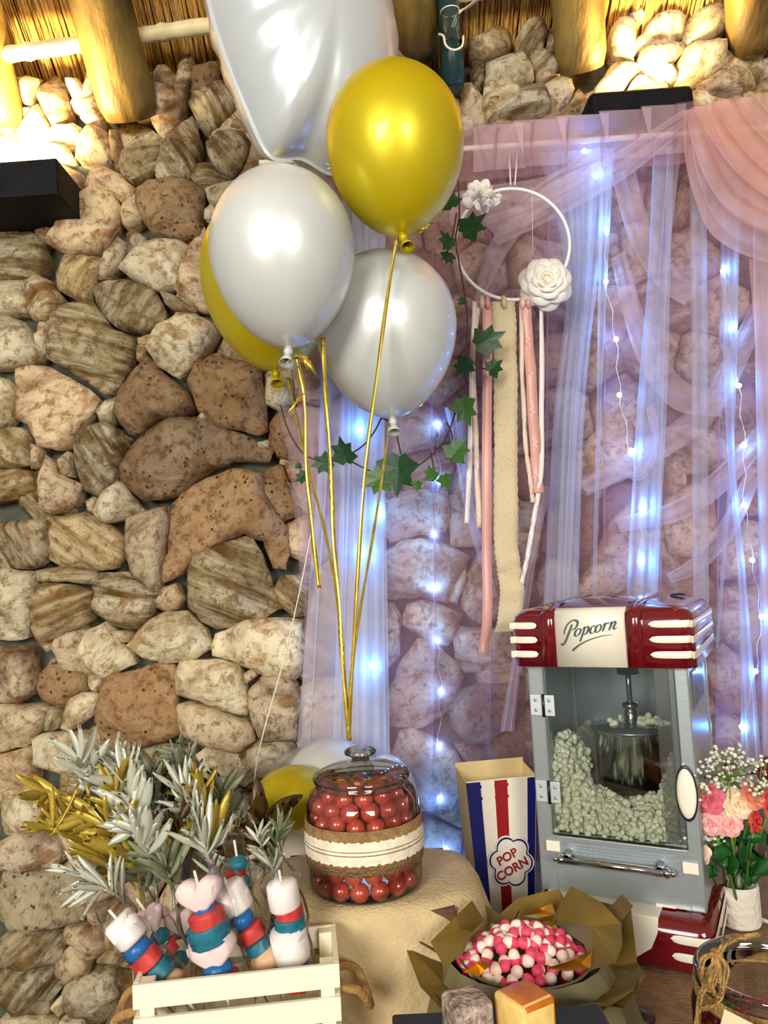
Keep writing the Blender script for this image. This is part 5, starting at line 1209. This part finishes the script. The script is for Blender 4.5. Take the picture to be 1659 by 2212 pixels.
cake(1012, .042, .040, math.radians(20), [M['sugarcake'], M['sponge'], True], 'sugar-dusted brown cake cube on the dark board', 'cake_cube'); cake(1138, .046, .040, math.radians(32), [M['lemon'], M['orange'], False], 'orange glazed lemon cake cube on the dark board', 'cake_cube')
for i, (x, y) in enumerate(((1292, 2208), (1330, 2202), (1385, 2206))):
    p_ = PZ(x, y + 6, TZ); mb = MB(); mb.ball(p_ + Vector((0, 0, .006)), .018, 14, sc=(1.1, 1, .62)); mb.v = [v + noise.noise_vector(v * 70) * .003 for v in mb.v]; o = mb.build('chocolate_truffle', M['choc']); tag(o, 'lumpy dark chocolate truffle lying on the brown cloth', 'truffle', 'chocolate truffles on the cloth')
# ------------------------------------------------------------ vase of roses
M['vasew'] = pmat('white_wrapped_vase', rgb(240, 232, 214), .85, var=.05, bump=.5, bscale=120); M['stemg'] = pmat('flower_stem', rgb(96, 142, 50), .5); M['leafg'] = pmat('rose_leaf', rgb(30, 96, 34), .45, var=.35, scale=25, trans=.15)
VP = PZ(1600, 1996, TZ); vs_ = MPP(VP.y); vr_ = 41 * vs_; vh = 84 * vs_
va = thing('flower_vase', 'small white string-wrapped vase beside the popcorn maker', 'vase', VP)
pr = [(0, .002), (vr_ * .95, .002), (vr_, .006)]
for i in range(14): pr.append((vr_ * (1.0 + .012 * (i % 2)), .006 + (vh - .012) * i / 13))
pr += [(vr_ * .96, vh), (vr_ * .9, vh), (vr_ * .88, .01)]
MB().lathe(pr, 36, VP).build('body', M['vasew'], va)
MB().tube([VP + Vector((vr_, 0, .006)), VP + Vector((vr_ + .012, -.01, .004)), VP + Vector((vr_ + .035, -.012, .003))], [.004, .003, .002], 6).build('twine_end', M['vasew'], va)
rv = random.Random(8)
RC = {'rose': (226, 110, 128), 'cream': (250, 236, 190), 'salmon': (240, 150, 120), 'blush': (248, 194, 188), 'coral': (222, 84, 72), 'ivory': (250, 228, 192)}
for k_, c_ in RC.items(): M['r_' + k_] = pmat(k_ + '_petal', rgb(*c_), .55, var=.06, scale=40, trans=.15); M['rc_' + k_] = pmat(k_ + '_petal_core', rgb(*(int(x * .86) if i else int(x * .97) for i, x in enumerate(c_))), .55, var=.1, trans=.1)
def leaf(Ln, Wd, fold=.25, droop=.2):
    rows = []
    for j in range(7):
        v = j / 6; w = Wd * math.sin(PI * (v * .92 + .04)) ** .8 / 2; rows.append([Vector((-w, fold * w + 0, v * Ln)), Vector((0, droop * Ln * (v - .5) ** 2 * -1, v * Ln)), Vector((w, fold * w, v * Ln))])
    return rows
def flower(label, px, py, r, kind, face):
    c_ = P(px, py, VP.y - .10); root = thing('rose', label, 'rose', Vector((VP.x, VP.y, VP.z + vh * .5)))
    b0 = VP + Vector((rv.uniform(-.6, .6) * vr_, rv.uniform(-.6, .6) * vr_, .02)); mid = b0.lerp(c_, .6) + Vector((0, 0, .01)); R_ = r * MPP(VP.y)
    MB().tube([b0, mid, c_ + Vector((0, .008, -R_ * .3))], .0022, 6).build('stem', M['stemg'], root)
    rose(root, c_ + Vector((0, .012, 0)), R_, face, [M['r_' + kind], M['rc_' + kind]], rnd=rv, joined=True, layers=((5, 1.0, .9), (5, .85, .68), (5, .66, .5), (4, .46, .35), (3, .3, .2)))
    mb = MB()
    for a in range(5):
        an = a * 1.26; d = Vector((math.cos(an), .3, math.sin(an))); mb.tube([c_ + Vector((0, .016, 0)), c_ + Vector((0, .018, 0)) + d * R_ * .8], [.003, .0005], 5)
    mb.build('sepals', M['stemg'], root)
flower('deep pink rose beside the baby’s breath, facing the popcorn maker', 1540, 1732, 27, 'rose', (-.5, -.9, .3)); flower('large cream rose at the middle of the bouquet', 1598, 1742, 29, 'cream', (.1, -1, .35)); flower('salmon rose behind the cream rose in the bouquet', 1632, 1724, 27, 'salmon', (.4, -.8, .5))
flower('blush pink rose below the deep pink rose in the bouquet', 1541, 1782, 24, 'blush', (-.35, -1, .05)); flower('pale blush rose with a red eye, under the cream rose', 1582, 1784, 25, 'blush', (0, -1, .05)); flower('coral red rosebud beside the pale blush rose', 1634, 1779, 22, 'coral', (.7, -.7, .0)); flower('ivory rosebud drooping low on the bouquet by the drawer', 1518, 1848, 21, 'ivory', (-.5, -.9, .0)); flower('coral rose at the outer edge of the bouquet', 1668, 1742, 26, 'coral', (.6, -.8, .2))
fo = thing('bouquet_foliage', 'dark green rose leaves filling the white vase', 'foliage', VP + Vector((0, 0, vh * .5)))
lp = None
for i in range(46):
    px = rv.uniform(1520, 1665); py = rv.uniform(1808, 1912)
    if py > 1870: px = 1595 + (px - 1595) * .65
    p_ = P(px, py, VP.y + rv.uniform(-.09, .0))
    if lp is None: mb = MB(); mb.solid(leaf(.034, .024), (0, .0005, 0)); lp = mb.build('leaf', M['leafg'], fo, local=True); o = lp
    else: o = lp.copy(); COL.objects.link(o)
    o.location = p_ - wloc(fo); o.rotation_euler = (rv.uniform(-1.2, .4), rv.uniform(-1.8, 1.8), rv.uniform(-1, 1)); s_ = rv.uniform(.7, 1.25); o.scale = (s_,) * 3
for i in range(6): MB().tube([VP + Vector((rv.uniform(-.5, .5) * vr_, rv.uniform(-.5, .5) * vr_, .02)), P(rv.uniform(1540, 1655), rv.uniform(1810, 1840), VP.y)], .0018, 5).build('stem', M['stemg'], fo)
M['gyp'] = pmat('gypsophila_blossom', rgb(246, 246, 226), .7, var=.08, trans=.2); M['gyps'] = pmat('gypsophila_stem', rgb(120, 142, 62), .6)
for i, (label, pts) in enumerate((('baby’s breath sprig reaching towards the oval door knob', [(1480, 1662), (1498, 1672), (1512, 1690), (1500, 1710), (1490, 1740), (1478, 1755), (1472, 1805), (1506, 1668), (1518, 1712), (1485, 1678)]), ('baby’s breath sprig under the red crank knob', [(1540, 1640), (1556, 1630), (1575, 1622), (1590, 1618), (1598, 1628), (1560, 1645), (1582, 1640), (1548, 1632), (1604, 1640)]), ('baby’s breath sprig between crank knob and cream rose', [(1530, 1662), (1545, 1655), (1560, 1668), (1575, 1655), (1590, 1652), (1606, 1655), (1618, 1645), (1630, 1650), (1538, 1676), (1550, 1690), (1585, 1680)]), ('baby’s breath sprig resting right on the cream rose', [(1540, 1700), (1555, 1688), (1570, 1695), (1588, 1690), (1602, 1695), (1615, 1705), (1580, 1708), (1560, 1706), (1592, 1675), (1610, 1680)]), ('baby’s breath sprig at the outer edge of the bouquet', [(1625, 1690), (1640, 1692), (1655, 1688), (1668, 1694), (1636, 1702), (1650, 1704), (1622, 1672), (1645, 1640)]), ('baby’s breath sprig beside the ivory rosebud', [(1528, 1808), (1540, 1822), (1535, 1830), (1550, 1815), (1546, 1802)]))):
    g_ = thing('gypsophila_sprig', label, 'flower', VP + Vector((0, 0, vh * .6)), 0, 'baby’s breath in the bouquet'); st_ = MB(); bl = MB(); yy = VP.y - (.07 if i % 2 else .12)
    hub = P(1585, 1860, VP.y); cen = P(sum(q[0] for q in pts) / len(pts), sum(q[1] for q in pts) / len(pts) + 26, yy)
    st_.tube([VP + Vector((0, 0, .03)), hub, cen], .0011, 5)
    for (x, y) in pts:
        for q in range(5):
            p_ = P(x + rv.gauss(0, 9), y + rv.gauss(0, 8), yy + rv.uniform(-.012, .012)); st_.tube([cen, (cen + p_) / 2 + Vector((0, 0, .003)), p_], .0005, 3)
            bl.ball(p_, rv.uniform(.0022, .0042), 6, sc=(1, 1, .8))
    st_.build('stems', M['gyps'], g_); o = bl.build('blossoms', M['gyp'], g_); o['kind'] = 'stuff'
# ------------------------------------------------------------ open jar with twine bow
M['twine'] = pmat('jute_twine', rgb(170, 132, 74), .9, var=.25, scale=80, bump=.6, bscale=200); M['jelly_r'] = pmat('red_jelly', rgb(176, 12, 28), .15, coat=.6); M['jelly_g'] = pmat('green_jelly', rgb(20, 116, 30), .15, coat=.6); M['tagc'] = pmat('paper_tag', rgb(226, 200, 160), .7)
GY = .80; gt = P(1660, 2088, GY); gr = 150 * MPP(GY); gh = gt.z - TZ
gj = thing('open_jar', 'open glass jar of red and green jellies tied with a jute bow', 'jar', (gt.x, GY, TZ)); gb = Vector((gt.x, GY, TZ))
MB().lathe([(0, .002), (gr * .98, .002), (gr * 1.04, .01), (gr * 1.04, gh - .04), (gr * .97, gh - .022), (gr * .93, gh - .014)], 48, gb).build('glass_body', M['jarglass'], gj)
MB().lathe([(gr * .93, gh - .016), (gr * .98, gh - .012), (gr * .94, gh - .008), (gr * .98, gh - .004), (gr * .95, gh), (gr * .88, gh), (gr * .87, gh - .014)], 48, gb).build('rim', M['lidglass'], gj)
MB().lathe([(gr * .98, gh - .030), (gr * 1.0, gh - .027), (gr * .985, gh - .022), (gr * 1.0, gh - .018), (gr * .97, gh - .015)], 48, gb).build('twine_wrap', M['twine'], gj)
kn_ = P(1548, 2062, GY - .05)
for q in ([(1548, 2062), (1520, 2070), (1516, 2110), (1530, 2140), (1546, 2110), (1550, 2070)], [(1550, 2060), (1570, 2090), (1560, 2140), (1545, 2150), (1535, 2120), (1546, 2075)], [(1546, 2066), (1530, 2110), (1512, 2160), (1504, 2230)], [(1552, 2066), (1560, 2140), (1540, 2170), (1516, 2180)], [(1550, 2060), (1580, 2030), (1640, 2018)]):
    mb = MB()
    for st_ in range(5): mb.tube([P(x + 4 * math.sin(st_ * 2.3 + i * .3), y + 3 * math.cos(st_ * 1.7 + i * .25), GY - .05 - .006 * math.sin(i * .4) + .003 * math.sin(st_ * 2 + i * .6)) for i, (x, y) in enumerate(crv(q, 24))], .0013, 5)
    mb.build('twine_bow', M['twine'], gj)
MB().ball(kn_, .0065, 10).build('bow_knot', M['twine'], gj)
MB().solid([[P(1565, 2180, GY - .088), P(1720, 2260, GY - .1)], [P(1553, 2230, GY - .088), P(1720, 2330, GY - .1)]], (0, .001, 0)).build('paper_tag', M['tagc'], gj, smooth=False)
jp = {}
for i in range(60):
    a = rv.uniform(PI * .72, PI * 1.72); rad = gr * .86 if i < 44 else gr * rv.uniform(.3, .75); z = rv.uniform(.03, gh - .045) if i < 44 else gh - .052
    kk = 'r' if rv.random() < .62 else 'g'; lab = {'r': 'glossy red jelly sweet in the open jar with the jute bow', 'g': 'glossy green jelly sweet in the open jar with the jute bow'}[kk]
    if kk not in jp: o = MB().box((0, 0, 0), (.021, .017, .015), bev=.006).build('jelly_sweet', M['jelly_' + kk], local=True); jp[kk] = o
    else: o = jp[kk].copy(); COL.objects.link(o)
    o.location = gb + Vector((rad * math.cos(a), rad * math.sin(a), z)); o.rotation_euler = (rv.random() * 6, rv.random() * 6, rv.random() * 6); tag(o, lab, 'sweet', 'red jellies in the open jar' if kk == 'r' else 'green jellies in the open jar')
# ------------------------------------------------------------ crate with candy kebabs
M['crate'] = pmat('white_painted_wood', rgb(246, 238, 206), .55, var=.04, scale=14)
CZ = cA.z; dv = Vector((cB.x - cA.x, cB.y - cA.y, 0)); CW = dv.length; ex = dv.normalized(); ey = Vector((-ex.y, ex.x, 0)); CD = .103
crt = thing('wooden_crate', 'white slatted wooden crate with rope handles full of wrapped candy kebabs', 'crate', (cA.x, cA.y, TZ), math.atan2(ex.y, ex.x)); CH = CZ - TZ
def LC(mb, nm, mt=M['crate'], par=crt): return mb.build(nm, mt, par, False, local=True)
SH = .026
for i in range(4):
    z = CH - .013 - i * .036
    if z < .012: break
    LC(rbox(MB(), 0, CW, 0, .006, z - SH / 2, z + SH / 2, .001), 'slat'); LC(rbox(MB(), 0, CW, CD - .006, CD, z - SH / 2, z + SH / 2, .001), 'slat')
    for x in (0, CW - .006): LC(rbox(MB(), x, x + .006, .006, CD - .006, z - SH / 2, z + SH / 2, .001), 'slat')
for x in (.006, CW - .022):
    for y in (.006, CD - .022): LC(rbox(MB(), x, x + .016, y, y + .016, .002, CH - .001, .001), 'corner_post')
LC(rbox(MB(), .004, CW - .004, .004, CD - .004, .002, .008), 'bottom_board')
for s in (0, 1):
    x = 0 if s == 0 else CW; sg = -1 if s == 0 else 1
    pts = [(x, CD * .25, CH * .75), (x + sg * .022, CD * .25, CH * .72), (x + sg * .034, CD * .4, CH * .56), (x + sg * .034, CD * .6, CH * .56), (x + sg * .022, CD * .75, CH * .72), (x, CD * .75, CH * .75)]
    MB().tube(crv(pts, 26), .0052, 8).build('rope_handle', M['twine'], crt, True, local=True)
M['marsh'] = pmat('white_marshmallow', rgb(252, 244, 238), .8, var=.02, sub=.3); M['marshp'] = pmat('pink_marshmallow', rgb(248, 222, 216), .8, var=.03, sub=.3); M['blue'] = pmat('blue_gum', rgb(8, 104, 176), .35, var=.15, scale=60); M['tealc'] = pmat('teal_sour_belt', rgb(10, 120, 140), .45, var=.25, scale=70); M['redc'] = pmat('red_sour_belt', rgb(212, 60, 54), .45, var=.25, scale=70); M['redj'] = pmat('red_jelly_drop', rgb(206, 26, 24), .3, var=.1); M['peachc'] = pmat('peach_sweet', rgb(236, 190, 140), .5, var=.1)
M['cello'] = glass('cellophane', (.985, .985, .98, 1), .05, .15, 1.10); M['stick'] = pmat('white_stick', rgb(246, 240, 226), .5)
def kebab(label, items, Y):
    """items: (px, py, kind, size px)"""
    bot = P(items[-1][0], items[-1][1] + 40, Y); root = thing('candy_kebab', label, 'candy kebab', bot, 0, 'candy kebabs in the crate')
    pts = [P(x, y, Y) for x, y, *_ in items]; ax = (pts[0] - pts[-1]).normalized(); yv = Vector((.15, 1, 0)); yv = (yv - ax * yv.dot(ax)).normalized(); Q = Matrix((yv.cross(ax), yv, ax)).transposed(); s_ = MPP(Y) * 1.32
    MB().tube([pts[-1] - ax * .10, pts[0] + ax * .03], .0018, 6).build('stick', M['stick'], root)
    for (x, y, kd, sz), p_ in zip(items, pts):
        r_ = sz * s_ / 2; mb = MB(); h = r_ * (.9 if kd == 'm' else .55)
        if kd == 'm': mb.lathe([(0, -h), (r_ * .8, -h), (r_ * .97, -h * .8), (r_, 0), (r_ * .97, h * .8), (r_ * .8, h), (0, h)], 22, p_, Q); mt, nm = 'marsh', 'marshmallow'
        elif kd == 'h':
            ol_ = []
            for i in range(30):
                t = 2 * PI * i / 30; ol_.append((r_ * 1.05 * math.sin(t) ** 3, r_ * .95 * (.8125 * math.cos(t) - .3125 * math.cos(2 * t) - .125 * math.cos(3 * t) - .0625 * math.cos(4 * t)) + r_ * .1))
            for k_, (f, d) in enumerate(((.8, -1), (1, -.75), (1.02, 0), (1, .75), (.8, 1))): pass
            rows = [[p_ + Q @ Vector((a * f, d * r_ * .42, b * f)) for a, b in ol_ + [ol_[0]]] for f, d in ((.01, -1.05), (.75, -1), (.95, -.8), (1, 0), (.95, .8), (.75, 1), (.01, 1.05))]
            mb.strip(rows); mt, nm = 'marshp', 'heart_marshmallow'
        elif kd in 'rtR':
            n_ = 5; prof = [(0, -h)]
            for i in range(n_ * 2 + 1): prof.append((r_ * (1.0 if i % 2 else .9), -h * .8 + 1.6 * h * i / (n_ * 2)))
            prof.append((0, h)); mb.lathe(prof, 14, p_, Q); mb.v = [v + noise.noise_vector(v * 60) * .0022 for v in mb.v]; mt, nm = {'r': ('redc', 'sour_belt'), 't': ('tealc', 'sour_belt'), 'R': ('redj', 'jelly_drop')}[kd]
        else: mb.ball(p_, r_, 18, sc=(1, 1, .8), rot=Q); mt, nm = {'b': ('blue', 'gum_drop'), 'p': ('peachc', 'sweet_chunk'), 'd': ('tealc', 'gum_drop')}[kd]
        mb.build(nm, M[mt], root)
    R_ = max(i_[3] for i_ in items) * s_ * .60; a0, a1 = pts[-1] - ax * .05, pts[0] + ax * .05; H_ = (a1 - a0).length
    pr_ = [(R_ * (.9 + .06 * math.sin(i * 1.9)), H_ * i / 12) for i in range(11)] + [(R_ * .55, H_ * .93), (R_ * .3, H_ * 1.0)]
    mb = MB().lathe(pr_, 14, a0, Q); mb.v = [v + noise.noise_vector(v * 45) * .003 for v in mb.v]; mb.build('cellophane_wrapper', M['cello'], root, smooth=False)
kebab('candy kebab leaning over the crate corner, square white marshmallow on top', [(272, 2008, 'm', 52), (297, 2050, 'b', 44), (318, 2072, 'r', 50), (343, 2095, 't', 48), (372, 2124, 'p', 46)], .925)
kebab('candy kebab half hidden behind the corner one, faded pink marshmallow on top', [(325, 1985, 'h', 48), (344, 2026, 'd', 34), (364, 2048, 'r', 42), (386, 2072, 'd', 40), (402, 2098, 'p', 40)], .985)
kebab('candy kebab with a second heart marshmallow in the middle', [(434, 1936, 'h', 72), (442, 1962, 'b', 34), (448, 1985, 'r', 60), (452, 2014, 't', 68), (462, 2058, 'h', 76), (470, 2094, 'b', 48), (482, 2122, 'R', 56)], .925)
kebab('candy kebab with pale pink heart showing behind the heart one', [(394, 1994, 'h', 52), (402, 2036, 'd', 36), (412, 2070, 'r', 40), (424, 2104, 'p', 44)], 1.0)
kebab('tilted candy kebab with square white marshmallow and one red belt', [(504, 1938, 'm', 52), (522, 1986, 'b', 40), (542, 2014, 'r', 48), (556, 2044, 't', 40), (576, 2072, 'p', 52), (592, 2110, 'R', 46)], .955)
kebab('candy kebab nearest the sweets jar with two white marshmallows', [(612, 1934, 'm', 50), (624, 1972, 'r', 46), (626, 1996, 't', 50), (626, 2040, 'm', 60), (636, 2080, 'b', 48), (642, 2112, 'R', 56)], .955)
kebab('short candy kebab of teal and red gums standing behind the others', [(514, 1866, 'd', 32), (510, 1884, 'R', 32), (520, 1904, 'd', 30)], 1.02)
# ------------------------------------------------------------ gold and silver foliage behind the crate
M['lgold'] = pmat('gold_painted_leaf', rgb(200, 172, 66), .38, .3, var=.3, scale=14); M['lsilver'] = pmat('silver_white_leaf', rgb(206, 208, 186), .4, .2, var=.2, scale=14); M['lsage'] = pmat('sage_leaf', rgb(132, 138, 104), .5, var=.3, scale=14); M['ldark'] = pmat('dark_bronze_leaf', rgb(84, 64, 22), .4, .3, var=.3, scale=14)
lproto = {}
def spray(label, path, n, ll, lw, mt, spread=.75, Y=1.25):
    n = int(n * 2.5); lw *= .8
    base = P(path[0][0], path[0][1], Y); root = thing('leaf_spray', label, 'foliage', base, 0, 'painted leaf sprays behind the crate'); pts = crv(path, 30); W3 = [P(x, y, Y + .03 * math.sin(i * .2 + path[0][0])) for i, (x, y) in enumerate(pts)]
    MB().tube([Vector((W3[0].x, W3[0].y, TZ))] + W3, .0018, 5).build('stem', M['stemg' if mt == 'lsage' else mt], root)
    for i in range(n):
        t = .18 + .82 * i / (n - 1); j = min(28, int(t * 29)); d = (W3[j + 1] - W3[max(0, j - 1)]).normalized(); sg = 1 if i % 2 else -1
        if i == n - 1: sg = 0
        key = (mt, ll, lw)
        if key not in lproto: mb = MB(); mb.solid(leaf(ll, lw, .35, .25), (0, .0006, 0)); o = mb.build('leaf', M[mt], root, local=True); lproto[key] = o
        else: o = lproto[key].copy(); COL.objects.link(o); o.parent = root
        ang = math.atan2(d.x, d.z) + sg * spread * rl.uniform(.6, 1.15)
        o.location = W3[j] - base; o.rotation_euler = (rl.uniform(-.7, .7), ang + rl.uniform(-.25, .25), rl.uniform(-1.3, 1.3)); s_ = rl.uniform(.7, 1.45) * (1.1 - .35 * t); o.scale = (s_,) * 3
rl = random.Random(31)
spray('olive sage spray low between the gold palm and the crate', [(330, 1940), (300, 1890), (260, 1850), (220, 1840)], 16, .055, .013, 'lsage', .6, 1.2)
spray('silver spray with broad leaves in front of the sage ones', [(340, 1945), (330, 1880), (310, 1820), (300, 1780)], 14, .058, .020, 'lsilver', .5, 1.15)
spray('bronze and olive spray behind the kebab tops', [(420, 1940), (400, 1880), (385, 1830), (380, 1790)], 18, .055, .015, 'ldark', .6, 1.18)
spray('gold spray hidden low among bronze leaves', [(440, 1940), (425, 1880), (408, 1830), (395, 1800)], 16, .055, .016, 'lgold', .6, 1.22)
spray('silver willow-like spray at the back of the bunch', [(370, 1930), (360, 1830), (350, 1740), (370, 1680)], 18, .055, .014, 'lsilver', .5, 1.31)
spray('thin grey-green spray closing the bunch towards the jar', [(520, 1930), (510, 1870), (500, 1820), (512, 1780)], 16, .045, .011, 'lsage', .6, 1.24)
spray('gold palm spray fanning low towards the wall edge', [(300, 1925), (250, 1870), (180, 1810), (110, 1790)], 22, .066, .011, 'lgold', .5, 1.2)
spray('broad gold leaf spray pointing sideways above the low palm', [(310, 1925), (260, 1820), (190, 1760), (100, 1715)], 12, .075, .020, 'lgold', .35, 1.22)
spray('silver-white leaf spray standing tallest by the wall edge', [(300, 1925), (270, 1820), (220, 1720), (170, 1640)], 24, .058, .016, 'lsilver', .7, 1.24)
spray('silver-white leaf spray beside the tallest one', [(310, 1925), (300, 1820), (280, 1720), (262, 1640)], 22, .062, .018, 'lsilver', .6, 1.22)
spray('gold leaf spray standing upright over the crate', [(305, 1925), (290, 1850), (262, 1780), (250, 1700)], 14, .060, .018, 'lgold', .5, 1.19)
spray('sage green leaf spray behind the silver leaves', [(340, 1925), (340, 1830), (330, 1740), (335, 1690)], 20, .060, .016, 'lsage', .7, 1.27)
spray('dark bronze leaf spray in the middle of the bunch', [(420, 1925), (390, 1830), (360, 1740), (345, 1700)], 18, .055, .014, 'ldark', .6, 1.27)
spray('sage leaf spray rising to the top of the bunch', [(440, 1925), (420, 1800), (405, 1700), (392, 1630)], 20, .055, .014, 'lsage', .5, 1.28)
spray('narrow silver spray with long needle leaves over the kebabs', [(480, 1930), (450, 1850), (420, 1770), (395, 1710)], 20, .060, .010, 'lsilver', .5, 1.17)
spray('gold leaf spray beside the needle-leaved one', [(480, 1930), (465, 1840), (440, 1760), (430, 1710)], 14, .058, .017, 'lgold', .4, 1.2)
spray('dark sage spray leaning towards the gold balloon', [(470, 1930), (470, 1830), (475, 1760), (480, 1710)], 16, .050, .014, 'lsage', .5, 1.29)
spray('big dark bronze leaves in front of the gold balloon', [(575, 1900), (565, 1840), (562, 1800), (575, 1760)], 6, .060, .026, 'ldark', .6, 1.18)
spray('fine dark green sprig beside the jar with spiky leaves', [(608, 1908), (606, 1860), (600, 1820), (604, 1790)], 16, .036, .007, 'lsage', .6, 1.08)
spray('pale mint sprig with narrow leaves beside the spiky one', [(600, 1910), (585, 1870), (570, 1840), (556, 1805)], 9, .034, .009, 'lsilver', .6, 1.075)
spray('frosted silver sprig lying over the crate rim', [(285, 1960), (240, 1925), (200, 1905), (165, 1885)], 16, .045, .009, 'lsilver', .55, 1.1)
spray('drooping sage leaves between crate and bronze leaves', [(380, 1940), (360, 1880), (340, 1850), (320, 1830)], 14, .055, .014, 'lsage', .7, 1.16)
